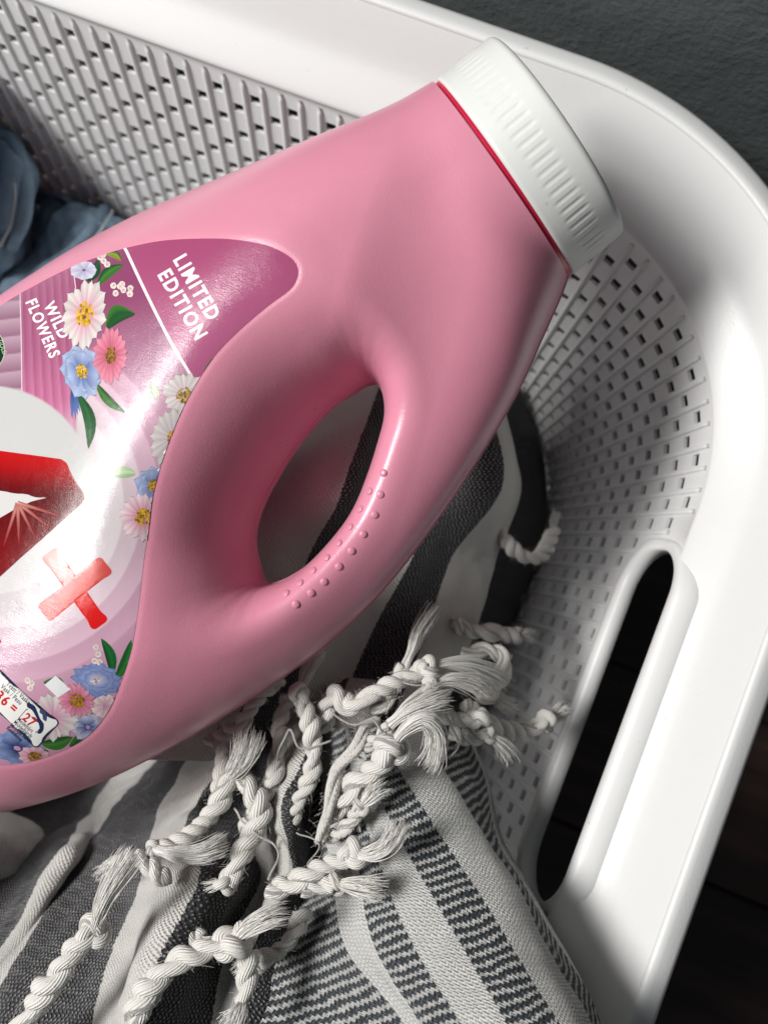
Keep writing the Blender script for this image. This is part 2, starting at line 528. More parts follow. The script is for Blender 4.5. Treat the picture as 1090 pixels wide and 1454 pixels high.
# foot of the basket
vs = [wall_pt(i, 0, NR * ROWQ) for i in range(NS)]
me = new_mesh('base_panel', vs + [(p_[0], p_[1], p_[2] - .004) for p_ in vs], [tuple(range(NS))] + [tuple(range(2 * NS - 1, NS - 1, -1))] + [(k, (k + 1) % NS, NS + (k + 1) % NS, NS + k) for k in range(NS)], False)
adopt(obj('base_panel', me, M_BASKET), basket)
zb = EDGE_Z - .0012 - NR * ROWQ - .004
vs = []
for z_, o_ in ((zb + .001, .0012 - TAPER * NR * ROWQ - .004), (0.0002, .0012 - TAPER * NR * ROWQ - .007)):
    for i in range(NS): q = ring_pt(i, o_); vs.append((q[0], q[1], z_))
solid(adopt(obj('foot_ring', new_mesh('foot_ring', vs, [(k, (k + 1) % NS, NS + (k + 1) % NS, NS + k) for k in range(NS)]), M_BASKET), basket), .002)


# ------------------------------------------------------------------ detergent bottle
def catmull(pts, n, closed=False):
    pts = np.asarray(pts, float)
    ext = np.vstack([pts[-1], pts, pts[:2]]) if closed else np.vstack([2 * pts[0] - pts[1], pts, 2 * pts[-1] - pts[-2]])
    m = len(pts) if closed else len(pts) - 1
    out = []
    for k in range(m):
        p0, p1, p2, p3 = ext[k:k + 4]; f = np.linspace(0, 1, n, endpoint=False)[:, None]
        out.append(.5 * (2 * p1 + (p2 - p0) * f + (2 * p0 - 5 * p1 + 4 * p2 - p3) * f ** 2 + (3 * p1 - p0 - 3 * p2 + p3) * f ** 3))
    if not closed: out.append(pts[-1:])
    return np.vstack(out)


def resample(p, n, closed=False):
    q = np.vstack([p, p[:1]]) if closed else p
    s = np.r_[0, np.cumsum(np.linalg.norm(np.diff(q, axis=0), axis=1))]
    t_ = np.linspace(0, s[-1], n + 1)[:-1] if closed else np.linspace(0, s[-1], n)
    return np.stack([np.interp(t_, s, q[:, k]) for k in range(q.shape[1])], 1)


CAMP = np.array([0, 0, CAMZ])
B_org = P(430, 600, .288)
end_a, end_b = (621, 133), (806, 391)            # neck edge under the cap
bu = P(700, 400, .288) - P(300, 700, .288); bu[2] = 0; bu /= np.linalg.norm(bu)
TILT = math.radians(6.5); CAPT = math.radians(12)
bu = bu * math.cos(TILT) + np.array([0, 0, 1]) * math.sin(TILT)
bv_ = np.cross([0, 0, 1], bu); bv_ /= np.linalg.norm(bv_); bn = np.cross(bu, bv_)
BM = np.array([bu, bv_, bn])


def plane_uv(px, w=0.0):
    r = rays(px); rel = CAMP - B_org
    tt = (w - rel @ bn) / (r @ bn); q = rel + r * tt[:, None]
    return np.stack([q @ bu, q @ bv_], 1)


def b_world(uv, w):
    return B_org + uv[:, :1] * bu + uv[:, 1:2] * bv_ + np.asarray(w)[:, None] * bn


outline_px = [(621, 133), (575, 160), (520, 187), (460, 212), (400, 236), (340, 259), (280, 282), (220, 306), (160, 334), (110, 361), (60, 392), (0, 432), (-80, 492), (-170, 575),
              (-250, 690), (-290, 820), (-280, 950), (-220, 1060), (-130, 1122), (-60, 1143), (0, 1147), (60, 1138), (130, 1115), (200, 1083), (270, 1045), (340, 1002), (400, 962),
              (460, 918), (510, 873), (550, 830), (590, 780), (630, 725), (670, 665), (710, 600), (740, 545), (770, 478), (795, 422), (806, 391)]
side = resample(catmull(plane_uv(outline_px), 6), 260)
e0, e1 = side[0], side[-1]
ax = np.array([-(e1 - e0)[1], (e1 - e0)[0]]); ax /= np.linalg.norm(ax)
if ax[0] < 0: ax = -ax
side_ext = np.vstack([side[0] + ax * .08, side, side[-1] + ax * .08])
hole_px = [(367, 812), (358, 769), (366, 728), (386, 686), (418, 635), (464, 580), (500, 553), (523, 541), (537, 546), (545, 562), (547, 594), (538, 631), (523, 677), (505, 720), (482, 755),
           (445, 796), (413, 819), (386, 829), (373, 826)]
hole = resample(catmull(plane_uv(hole_px), 6, True), 120, True)
hc = hole.mean(0)
neck_mid = (e0 + e1) / 2; NECK_R = np.linalg.norm(e1 - e0) / 2
label_axis = plane_uv([(195, 715)], .04)[0]      # a point on the crest of the label panel
label_dir = plane_uv([(270, 480)], .04)[0] - plane_uv([(20, 910)], .04)[0]; label_dir /= np.linalg.norm(label_dir)
label_perp = np.array([-label_dir[1], label_dir[0]])


def seg_dist(p, a, b):
    d = np.full(len(p), 1e9)
    for k in range(len(a)):
        ab = b[k] - a[k]; tt = np.clip(((p - a[k]) @ ab) / (ab @ ab + 1e-18), 0, 1)
        q = p - a[k] - tt[:, None] * ab; d = np.minimum(d, q[:, 0] ** 2 + q[:, 1] ** 2)
    return np.sqrt(d)


HOLE_C = np.roll(hole, -1, 0)
dirl = plane_uv([(300, 640)])[0] - plane_uv([(455, 690)])[0]; dirl /= np.linalg.norm(dirl)


def height(p):
    p = np.asarray(p); do = seg_dist(p, side_ext[:-1], side_ext[1:]); dh = seg_dist(p, hole, HOLE_C)
    neck = smooth(neck_mid @ ax - .085, neck_mid @ ax - .002, p @ ax)
    rel = p - hc; rn = np.linalg.norm(rel, axis=1) + 1e-9; dl = (rel @ dirl) / rn
    lw = smooth(-.35, .75, dl)
    W = .052 * (1 - neck) + (NECK_R * .985) * neck
    q = (p - label_axis) @ label_perp
    bar = smooth(-.004, .034, -(p - hc) @ dirl) * (1 - neck)
    H = .046 * (1 - neck) + NECK_R * .93 * neck
    H = H * (1 - .42 * bar)
    H = H * (1 - (1 - neck) * .44 * (1 - np.exp(-1.9 * (q / .085) ** 2)) * (1 - .8 * bar))
    ro = np.sqrt(np.clip(1 - (1 - np.clip(do / W, 0, 1)) ** 2.2, 0, 1))
    Wh = .0165 + .0235 * lw
    x = np.clip(dh / Wh, 0, 1); g = np.sqrt(np.clip(1 - (1 - x) ** 2.3, 0, 1))
    return H * ro * g


# coarse lookup used only to find where a ray meets the front
gu0, gv0 = side.min(0) - .005; gu1, gv1 = side.max(0) + .005
GN = 150; GU, GV = np.meshgrid(np.linspace(gu0, gu1, GN), np.linspace(gv0, gv1, GN), indexing='ij')
GH = height(np.stack([GU.ravel(), GV.ravel()], 1)).reshape(GN, GN)


def coarse(p):
    a = np.clip((p[:, 0] - gu0) / (gu1 - gu0) * (GN - 1), 0, GN - 1.001); b = np.clip((p[:, 1] - gv0) / (gv1 - gv0) * (GN - 1), 0, GN - 1.001)
    i, j = a.astype(int), b.astype(int); a -= i; b -= j
    return GH[i, j] * (1 - a) * (1 - b) + GH[i + 1, j] * a * (1 - b) + GH[i, j + 1] * (1 - a) * b + GH[i + 1, j + 1] * a * b


def front_uv(px):
    w = np.full(len(px), .035)
    for _ in range(14): w = .5 * w + .5 * coarse(plane_uv(px, w))
    return plane_uv(px, w)


def front_pt(px, off):
    uv = front_uv(np.asarray(px, float)); e = .0004
    h = height(uv); hx = height(uv + (e, 0)); hy = height(uv + (0, e))
    nrm = np.stack([-(hx - h) / e, -(hy - h) / e, np.ones(len(h))], 1); nrm /= np.linalg.norm(nrm, axis=1)[:, None]
    off = np.broadcast_to(np.asarray(off, float), h.shape)
    loc = np.stack([uv[:, 0], uv[:, 1], h], 1) + nrm * off[:, None]
    return B_org + loc @ BM, nrm @ BM


label_px = [(0, 435), (51, 405), (105, 378), (140, 365), (177, 353), (232, 342), (295, 339), (338, 341), (380, 349), (409, 363), (422, 378), (422, 395), (411, 412), (380, 435), (338, 471),
            (304, 507), (274, 553), (253, 595), (232, 650), (217, 705), (210, 760), (205, 790), (200, 836), (194, 882), (186, 925), (171, 971), (152, 1013), (122, 1047), (84, 1068), (42, 1081), (0, 1087),
            (-60, 1080), (-120, 1040), (-170, 970), (-195, 870), (-195, 760), (-170, 650), (-120, 550), (-60, 480)]
label_poly = resample(catmull(label_px, 6, True), 260, True)
label_uv = front_uv(label_poly)

bottle = empty('detergent_bottle', tuple(B_org - bn * .045), 'pink plastic liquid detergent bottle with a white cap, looped handle and flowered label', 'bottle')


def ray_hit(ang, loop):          # star-shaped loop radius at given angles
    rel = loop - hc; a = np.arctan2(rel[:, 1], rel[:, 0]); r = np.linalg.norm(rel, axis=1); o = np.argsort(a); a, r = a[o], r[o]
    return np.interp(ang, np.r_[a[-1] - 2 * np.pi, a, a[0] + 2 * np.pi], np.r_[r[-1], r, r[0]])


endl = np.linspace(e1, e0, 42)[1:-1]
outer = np.vstack([resample(side, 460), endl]); nO = len(outer); isend = np.r_[np.zeros(460, bool), np.ones(len(endl), bool)]; isend[0] = isend[459] = True
ang = np.arctan2(*(outer - hc).T[::-1]); hr = ray_hit(ang, resample(hole, 600, True))
inner = hc + np.stack([np.cos(ang), np.sin(ang)], 1) * hr[:, None]
NRG = 170
x = np.linspace(0, 1, NRG); rr = .5 * x + .5 * (.5 - .5 * np.cos(np.pi * x)); rr[1] *= .35; rr[2] *= .7; rr[-2] = 1 - (1 - rr[-2]) * .35; rr[-3] = 1 - (1 - rr[-3]) * .7
uvb = (outer[None] * (1 - rr[:, None, None]) + inner[None] * rr[:, None, None]).reshape(-1, 2)
hb = height(uvb)
hb[:nO][~isend] = 0; hb[-nO:] = 0
# label panel sits slightly below the surrounding pink
ins = inside(label_uv, uvb); dlb = seg_dist(uvb, label_uv, np.roll(label_uv, -1, 0)); sd = np.where(ins, -dlb, dlb)
mask = np.minimum(1, hb / .01)
hf = hb + mask * (.00035 * smooth(-.0002, .0016, sd) * (1 - smooth(.004, .014, sd)))
lean = math.tan(CAPT) * smooth(neck_mid @ ax - .040, neck_mid @ ax - .001, uvb @ ax)[:, None]      # the neck leans up with the cap
front = b_world(uvb - ax * lean * hf[:, None], hf); back = b_world(uvb + ax * lean * hb[:, None] * .92, -hb * .92)
nV = len(uvb); back_id = np.arange(nV) + nV
for k in range(nO):
    if not isend[k]: back_id[k] = k
back_id[nV - nO:] = np.arange(nV - nO, nV)
used = np.zeros(2 * nV, bool); used[:nV] = True; used[back_id] = True
remap = np.cumsum(used) - 1
vsb = np.vstack([front, back])[used]
fs = []
k0 = np.arange(nO); k1 = (k0 + 1) % nO
flip = None
for r in range(NRG - 1):
    A, Bq, Cq, D = r * nO + k0, r * nO + k1, (r + 1) * nO + k1, (r + 1) * nO + k0
    fs += np.stack([A, Bq, Cq, D], 1).tolist()
    fs += np.stack([remap[back_id[D]], remap[back_id[Cq]], remap[back_id[Bq]], remap[back_id[A]]], 1).tolist()
cap_idx = [k for k in range(nO) if isend[k]]
cap_idx = [459] + [k for k in range(460, nO)] + [0]
fs += [(cap_idx[i], remap[back_id[cap_idx[i]]], remap[back_id[cap_idx[i + 1]]], cap_idx[i + 1]) for i in range(len(cap_idx) - 1)]
me = bpy.data.meshes.new('body'); me.from_pydata(vsb.tolist(), [], [tuple(dict.fromkeys(f)) for f in fs]); me.validate()
bm = bmesh.new(); bm.from_mesh(me); bmesh.ops.recalc_face_normals(bm, faces=bm.faces[:]); bm.to_mesh(me); bm.free()
me.polygons.foreach_set('use_smooth', [True] * len(me.polygons))
body = adopt(obj('body', me, M_PINK), bottle)




# cap and neck ring, turned about the neck axis
def turned(name, prof_, mat, seg=180, ripple=None, flat=.95):
    a3 = ax[0] * bu + ax[1] * bv_; s3 = np.cross(bn, a3); a3 = a3 * math.cos(CAPT) + bn * math.sin(CAPT); n3 = np.cross(a3, s3); c3 = b_world(neck_mid[None], [0.0])[0] - a3 * .0005
    v, f = [], []
    for j, (l_, r_) in enumerate(prof_):
        for k in range(seg):
            th = 2 * math.pi * k / seg
            rad = r_ + (ripple(l_, th) if ripple else 0)
            v.append(c3 + a3 * l_ + s3 * (math.cos(th) * rad) + n3 * (math.sin(th) * rad * flat))
    for j in range(len(prof_) - 1):
        for k in range(seg): f.append((j * seg + k, j * seg + (k + 1) % seg, (j + 1) * seg + (k + 1) % seg, (j + 1) * seg + k))
    f.append(tuple(range((len(prof_) - 1) * seg, len(prof_) * seg)))
    m_ = new_mesh(name, v, f)
    b_ = bmesh.new(); b_.from_mesh(m_); bmesh.ops.recalc_face_normals(b_, faces=b_.faces[:]); b_.to_mesh(m_); b_.free()
    return adopt(obj(name, m_, mat), bottle)


turned('neck_ring', [(-.0030, NECK_R * .95), (-.0012, NECK_R * .985), (.0026, NECK_R * .985), (.004, NECK_R * .93)], M_RED, 180, None, .925)
CL = .0245; CR = NECK_R * 1.0
cp = [(.0022, CR * .975), (.0024, CR * .995), (.0032, CR)] + [(.0032 + k * (CL - .0056) / 24, CR * (1 - .022 * k / 24)) for k in range(1, 25)]
cp += [(CL - .0024 + .0024 * math.sin(a), CR * .978 - .0024 * (1 - math.cos(a))) for a in np.linspace(.2, math.pi / 2, 7)]
cp += [(CL + .0004, CR * .6), (CL + .0006, CR * .2)]


def ripple(l_, th):
    m_ = float(smooth(.0075, .0095, l_) * (1 - smooth(CL - .009, CL - .007, l_)))
    return -.00020 * m_ * max(0, math.sin(th * 72)) ** .7


turned('cap', cp, M_CAP, 720, ripple)

# grip bumps along the inner edge of the handle
bump_c = [(175, 955), (222, 920), (262, 885), (308, 838), (347, 790), (383, 738), (418, 678), (435, 615), (445, 548), (145, 920), (188, 888), (228, 850), (270, 810), (307, 765), (342, 715), (373, 660), (402, 605)]
bp, bnrm = front_pt([(340 + .4587 * a, 420 + .4587 * b) for a, b in bump_c], 0.0)
bm = bmesh.new(); bmesh.ops.create_uvsphere(bm, u_segments=12, v_segments=8, radius=.0014)
for v in bm.verts: v.co.z *= .42
bme = bpy.data.meshes.new('grip_bump'); bm.to_mesh(bme); bm.free(); bme.polygons.foreach_set('use_smooth', [True] * len(bme.polygons))
for q, n_ in zip(bp, bnrm):
    o = obj('grip_bump', bme, M_PINK); o.rotation_mode = 'QUATERNION'; o.rotation_quaternion = Vector(n_).to_track_quat('Z', 'Y'); o.location = q; adopt(o, bottle)


# moulding seam along the parting line
def seam_loop(name, uv, r, closed):
    p3 = b_world(uv, np.zeros(len(uv))); n = len(p3); v, f = [], []
    tg = np.gradient(p3, axis=0); tg /= np.linalg.norm(tg, axis=1)[:, None]
    for k in range(n):
        o_ = np.cross(tg[k], bn)
        for j in range(6): a = 2 * math.pi * j / 6; v.append(p3[k] + (o_ * math.cos(a) + bn * math.sin(a)) * r)
    for k in range(n if closed else n - 1):
        for j in range(6): f.append((k * 6 + j, k * 6 + (j + 1) % 6, ((k + 1) % n) * 6 + (j + 1) % 6, ((k + 1) % n) * 6 + j))
    return adopt(obj(name, new_mesh(name, v, f), M_PINK), bottle)


seam_loop('mould_seam', resample(side, 400), .00042, False); seam_loop('mould_seam', resample(hole, 200, True), .00042, True)


# ---- label sheet and print
LB0 = .00014


def clamp_label(px):
    px = np.asarray(px, float).copy(); out = ~inside(label_poly, px)
    if out.any():
        q = px[out]; best = np.full(len(q), 1e18); res = q.copy(); A_, B_ = label_poly, np.roll(label_poly, -1, 0)
        for a, b in zip(A_, B_):
            ab = b - a; tt = np.clip(((q - a) @ ab) / (ab @ ab), 0, 1); c = a + tt[:, None] * ab; d = ((q - c) ** 2).sum(1)
            m_ = d < best; best[m_] = d[m_]; res[m_] = c[m_]
        px[out] = res
    return px


def tri_fill(poly, step):        # triangulated polygon with inner grid points
    poly = np.asarray(poly, float); lo_, hi_ = poly.min(0), poly.max(0)
    gx, gy = np.meshgrid(np.arange(lo_[0] + step * .5, hi_[0], step), np.arange(lo_[1] + step * .5, hi_[1], step)); gp = np.stack([gx.ravel(), gy.ravel()], 1)
    gp = gp[inside(poly, gp)] if len(gp) else gp
    if len(gp): gp = gp[seg_dist(gp, poly, np.roll(poly, -1, 0)) > step * .35]
    V_ = np.vstack([poly, gp]) if len(gp) else poly; n = len(poly)
    v, e, f, *_ = delaunay_2d_cdt([Vector(q) for q in V_], [(k, (k + 1) % n) for k in range(n)], [], 1, 1e-6)
    return np.array([tuple(q) for q in v]), [tuple(q) for q in f]


def put_print(name, pxs, faces, cols, layer, parent):
    pxs = clamp_label(pxs); w, _ = front_pt(pxs, LB0 + (np.asarray(layer, float) - LB0) * .30 if parent is not None else layer)
    ar = lambda f: abs(sum(pxs[f[k]][0] * pxs[f[(k + 1) % len(f)]][1] - pxs[f[(k + 1) % len(f)]][0] * pxs[f[k]][1] for k in range(len(f))))
    faces = [f for f in faces if ar(f) > 1e-3]
    s_ = lambda f: sum(pxs[f[k]][0] * pxs[f[(k + 1) % len(f)]][1] - pxs[f[(k + 1) % len(f)]][0] * pxs[f[k]][1] for k in range(len(f)))
    faces = [tuple(reversed(f)) if s_(f) > 0 else tuple(f) for f in faces]
    m_ = new_mesh(name, w, faces); set_color(m_, cols)
    return adopt(obj(name, m_, M_LABEL), bottle) if parent is None else obj(name, m_, M_LABEL, parent)


def mixc(a, b, f): f = np.asarray(f)[..., None]; return np.asarray(a) * (1 - f) + np.asarray(b) * f


def label_color(p):
    x_, y_ = p[:, 0], p[:, 1]; n = len(p)
    r = np.hypot(x_ - 0, y_ - 715)
    mauve, plum = lin(160, 74, 112), lin(138, 68, 104)
    pale, lil = lin(200, 160, 180), lin(206, 190, 198)
    # right of the white line
    lx = np.interp(y_, [353, 410, 480, 528, 600, 700], [177, 205, 240, 268, 305, 360]); rt = x_ > lx
    c = np.tile(np.array(plum), (n, 1))
    c = mixc(c, pale, smooth(430, 640, y_ + .25 * x_ - 20) * .85)
    # fan of overlapping sheets in the middle
    fan = (np.floor((x_ * .8 + (y_ - 480) * .35) / 26) % 2) * .10
    c = c * (1 - fan * smooth(480, 560, y_))[:, None]
    c = np.where((y_ > 640)[:, None], mixc(pale, lin(190, 142, 166), smooth(180, 300, r)), c) * 1.0
    low = smooth(40, 80, x_ + .55 * (y_ - 640))
    for R_, cc in ((255, lin(202, 160, 180)), (228, lin(208, 174, 190)), (202, lin(208, 188, 197)), (176, lin(206, 196, 200))):
        d = R_ - r; m_ = smooth(-1.6, 1.6, d) * low
        shade = (1 + .06 * np.exp(-np.clip(d, 0, 99) / 3.0)) * (1 - .12 * smooth(3, 26, d))
        c = mixc(c, np.array(cc) * shade[:, None], m_)
    # pleats left of the daisy
    left = (x_ < 105 + (y_ - 378) * .02) & (y_ < 640) & ~rt
    pleat = ((x_ - (y_ - 400) * .05 * (x_ / 60)) / 11.0) % 1; pleat = pleat * (1 - smooth(.82, 1.0, pleat))
    pc = mixc(lin(150, 78, 112), lin(172, 108, 138), pleat) * (1 + .5 * smooth(470, 620, y_))[:, None]
    c = mixc(c, np.minimum(pc, .8), smooth(1.5, -1.5, x_ - 105 - (y_ - 378) * .02) * smooth(660, 560, y_) * (~rt))
    l2 = (x_ < 30 + (y_ - 425) * .02) & (y_ < 640)
    tier = (y_ + .12 * x_ - 6) / 25.0 % 1; tier = tier * (1 - smooth(.9, 1.0, tier))
    c = mixc(c, mixc(lin(136, 92, 116), lin(176, 146, 162), 1 - tier), smooth(1.2, -1.2, x_ - 30 - (y_ - 425) * .02) * (y_ < 640))
    c = np.where(rt[:, None] & (y_ < 560)[:, None], mixc(mauve, lin(172, 92, 128), smooth(340, 480, y_)), c)
    # white disc behind the emblem
    rd = np.hypot(x_ + 15, y_ - 696)
    c = mixc(c, mixc(lin(192, 191, 190), lin(204, 200, 201), smooth(640, 760, y_)), smooth(149.5, 146.5, rd))
    return c


lv, lf = tri_fill(label_poly, 2.1)
label = put_print('label', lv, lf, label_color(lv), .00012, None)
LB = .00018; LSTEP = .00002


def ribbon_px(pts, w):
    p = catmull(pts, 8); tn = np.gradient(p, axis=0); tn /= np.linalg.norm(tn, axis=1)[:, None]; nn = np.stack([-tn[:, 1], tn[:, 0]], 1) * w / 2
    v = np.empty((2 * len(p), 2)); v[0::2] = p + nn; v[1::2] = p - nn
    return v, [(2 * k, 2 * k + 1, 2 * k + 3, 2 * k + 2) for k in range(len(p) - 1)]


def stroke(name, pts, w, c, layer=LB):
    v, f = ribbon_px(pts, w); return put_print(name, v, f, np.tile(lin(*c), (len(v), 1)), layer, label)


stroke('printed_line', [(177, 350), (205, 410), (240, 480), (270, 531)], 4.2, (240, 232, 236))
stroke('printed_line', [(29, 416), (31, 480), (32, 556)], 1.6, (214, 190, 204))
stroke('printed_line', [(104, 379), (107, 400), (110, 425)], 1.4, (220, 200, 212))


def fill(name, poly, cf, layer=LB, step=4, smoothit=False):
    poly = np.asarray(poly, float)
    if smoothit: poly = catmull(poly, 5, True)
    v, f = tri_fill(poly, step); return put_print(name, v, f, cf(v) if callable(cf) else np.tile(lin(*cf), (len(v), 1)), layer, label)


# red emblem
def redc(v):
    k = smooth(640, 700, v[:, 1] - .08 * v[:, 0]); c = mixc(lin(182, 6, 12), lin(92, 3, 10), k); return mixc(c, lin(116, 16, 22), smooth(720, 800, v[:, 1]))


fill('printed_emblem', [(-70, 632), (0, 640), (60, 648), (88, 652), (95, 657), (119, 699), (121, 708), (117, 715), (60, 766), (0, 820), (-70, 880)], redc, LB, 5)
fill('printed_notch', [(-70, 690), (0, 697), (38, 702), (66, 707), (46, 712), (24, 722), (0, 736), (-70, 790)], (202, 200, 199), LB + 2 * LSTEP, 5)
for k, (dx, dy) in enumerate([(-20, 62), (2, 58), (24, 48), (44, 34), (58, 18)]):
    s_ = np.array([26, 714.]); d = np.array([dx, dy]); n_ = np.array([-dy, dx]) / np.hypot(dx, dy)
    v = np.array([s_ + d * f + n_ * w_ * (3 - 1.8 * f) for f in np.linspace(0, 1, 9) for w_ in (-1, 0, 1)])
    f_ = [(3 * a + b, 3 * a + b + 1, 3 * a + b + 4, 3 * a + b + 3) for a in range(8) for b in range(2)]
    cc = np.repeat(mixc(lin(206, 150, 140), lin(136, 14, 22), np.linspace(0, 1, 9) ** .7), 3, 0); cc[0::3] = cc[0::3] * .3 + np.array(lin(130, 12, 20)) * .7; cc[2::3] = cc[2::3] * .3 + np.array(lin(130, 12, 20)) * .7
    put_print('printed_ray', v, f_, cc, LB + (3 + k) * LSTEP, label)


def bar_poly(a, b, hw, r=6, n=5):
    a, b = np.array(a, float), np.array(b, float); L_ = np.linalg.norm(b - a); tx = (b - a) / L_; ty = np.array([-tx[1], tx[0]])
    return np.array([(a + b) / 2 + tx * q[0] + ty * q[1] for q in capsule(0, 0, L_ / 2, hw, r, n)])


fill('printed_cross_bar', bar_poly((70, 784), (144, 888), 13.5), lambda v: mixc(lin(226, 150, 146), lin(206, 26, 26), smooth(800, 862, v[:, 1])), LB + LSTEP, 4)
fill('printed_cross_bar', bar_poly((62, 872), (152, 801), 15), lambda v: mixc(lin(190, 70, 64), lin(214, 62, 54), smooth(70, 110, v[:, 0]) * (1 - smooth(110, 150, v[:, 0]))), LB + 2.5 * LSTEP, 4)  # brownish ends put a reflection into the red of the print
fill('printed_dot', [(-6, 905), (0, 906), (3, 911), (0, 915), (-6, 914)], (196, 30, 36))


def petal_grid(c, a, r0, r1, w, sq, rot, na=8, nb=5, point=False):
    # one petal in flower coordinates, then squashed and turned
    out = []
    for i in range(na):
        f = i / (na - 1); r = r0 + (r1 - r0) * f; ww = w * (.34 + .66 * min(1, f / .7) ** .9) * (math.sqrt(max(.02, 1 - ((f - .74) / .26) ** 2)) if f > .74 else 1)
        if point: ww = w * 1.25 * max(.03, math.sin(math.pi * (.12 + .88 * f) ** 1.15))
        for j in range(nb):
            g = (j / (nb - 1) - .5) * 2; rr_ = r - (r1 - r0) * .05 * g * g * f
            out.append((rr_ * math.cos(a) - g * ww * math.sin(a), rr_ * math.sin(a) + g * ww * math.cos(a)))
    o = np.array(out) * np.array(sq); cr, sr = math.cos(rot), math.sin(rot)
    return np.array(c) + o @ np.array([[cr, sr], [-sr, cr]])


def flower(c, rx, ry, rot, n, base, tip, centre, cr_, layer, arc=(0, 360), rows=1, wk=1.0, name='printed_flower', notch=False):
    pxs, fcs, cls, lay = [], [], [], []; off = 0; R_ = max(rx, ry); sq = (rx / R_, ry / R_); kk = 0
    for row in range(rows):
        m_ = n - row * 2
        for k in range(m_):
            a = math.radians(arc[0] + (arc[1] - arc[0]) * (k + .5 * (row % 2)) / m_ + random.uniform(-5, 5))
            r1 = R_ * (1 - .24 * row) * random.uniform(.88, 1.05); w = R_ * math.radians(abs(arc[1] - arc[0])) / n * .43 * wk * random.uniform(.9, 1.15)
            g = petal_grid(c, a, R_ * .12, r1, w, sq, rot, point=notch)
            f = np.repeat(np.linspace(0, 1, 8), 5); side_ = np.tile(np.abs(np.linspace(-1, 1, 5)), 8); str_ = np.tile([1, .90, 1.0, .90, 1], 8)
            cc = mixc(base, tip, np.clip(f * 1.25, 0, 1)) * (1 - .20 * side_ ** 2)[:, None] * str_[:, None] * random.uniform(.86, 1.08)
            pxs.append(g); cls.append(cc); fcs += [(off + i * 5 + j, off + i * 5 + j + 1, off + (i + 1) * 5 + j + 1, off + (i + 1) * 5 + j) for i in range(7) for j in range(4)]
            lay.append(np.full(40, layer + (kk * 5 % 7 + row * 7) * .000007)); off += 40; kk += 1
    if centre:
        for q in range(int(70)):
            a = random.uniform(0, 2 * math.pi); rr_ = math.sqrt(q / 70) * cr_; s_ = cr_ * .17
            cc0 = np.array([math.cos(a), math.sin(a)]) * rr_
            pts = np.array([cc0 + s_ * np.array([math.cos(b), math.sin(b)]) for b in np.linspace(0, 2 * math.pi, 6, endpoint=False)]) * np.array(sq)
            cr2, sr2 = math.cos(rot), math.sin(rot); pts = np.array(c) + pts @ np.array([[cr2, sr2], [-sr2, cr2]])
            pxs.append(pts); cls.append(np.tile(np.array(centre) * random.choice([.35, .6, .9, 1.0, 1.25]), (6, 1))); fcs.append(tuple(range(off, off + 6)))
            lay.append(np.full(6, layer + .00011 + (q % 5) * .000006)); off += 6
    return put_print(name, np.vstack(pxs), fcs, np.vstack(cls), np.concatenate(lay), label)


def leaf(a, b, w, c0, c1, layer=LB, bend=.12):
    a, b = np.array(a, float), np.array(b, float); d = b - a; n_ = np.array([-d[1], d[0]])
    v, cc = [], []
    for f in np.linspace(0, 1, 11):
        m_ = a + d * f + n_ * bend * math.sin(math.pi * f); ww = w * math.sin(math.pi * min(1, f * .94 + .06)) ** .8 / np.linalg.norm(d)
        for g in (-1, -.5, 0, .5, 1):
            v.append(m_ + n_ * ww * g * .5); k = .5 + .5 * g
            cc.append(np.array(lin(*c0)) * (1 - k) + np.array(lin(*c1)) * k if abs(g) > .1 else np.array(lin(*c1)) * 1.2)
    f_ = [(i * 5 + j, i * 5 + j + 1, (i + 1) * 5 + j + 1, (i + 1) * 5 + j) for i in range(10) for j in range(4)]
    return put_print('printed_leaf', np.array(v), f_, np.array(cc), layer, label)


G1, G2, G3 = (24, 70, 38), (60, 112, 44), (128, 140, 40)
W_, PK, BL, LI = lin(220, 213, 209), lin(222, 150, 178), lin(150, 168, 208), lin(200, 206, 226)
for a, b, w, c0, c1, bd in [((140, 404), (176, 376), 15, G1, G2, -.1), ((152, 361), (173, 371), 11, G1, G3, -.2), ((152, 465), (193, 446), 25, G2, G1, -.25), ((112, 560), (126, 638), 17, G1, (40, 90, 50), -.12),
                            ((138, 546), (178, 586), 13, G1, G2, .08), ((126, 400), (140, 368), 14, (20, 60, 34), G1, .1), ((192, 672), (160, 675), 17, (140, 170, 130), (170, 190, 150), .1),
                            ((222, 566), (216, 540), 12, G2, (150, 180, 120), 0), ((290, 530), (303, 508), 10, G2, G2, .1),
                            ((160, 958), (144, 906), 15, G1, (30, 96, 48), .1), ((166, 962), (187, 908), 19, (20, 84, 36), (40, 110, 50), .1), ((92, 985), (62, 968), 20, G1, G2, .2), ((60, 1056), (104, 1046), 18, G1, G2, .1),
                            ((100, 1060), (122, 1034), 16, G2, G1, .1), ((118, 1022), (152, 1012), 9, G2, G3, -.2), ((30, 1072), (70, 1066), 14, G1, G2, 0)]:
    leaf(a, b, w, c0, c1, LB, bd)
DK = lin(206, 120, 152)
YL, BR = lin(206, 160, 48), lin(150, 112, 36)
flower((120, 384), 20, 15, 0, 7, lin(178, 176, 206), lin(214, 210, 228), None, 3, LB + .00006, wk=1.2)
flower((117, 528), 31, 44, -.25, 11, lin(92, 112, 174), lin(168, 182, 214), lin(222, 178, 40), 11, LB + .00008, rows=2, wk=1.35, notch=True)
flower((103, 545), 16, 54, -.1, 5, lin(52, 72, 136), lin(104, 126, 184), None, 3, LB + .00004, arc=(60, 130), wk=1.0, notch=True)
flower((158, 505), 27, 42, .12, 19, lin(196, 84, 116), lin(226, 138, 160), BR, 12, LB + .00016, wk=.95)
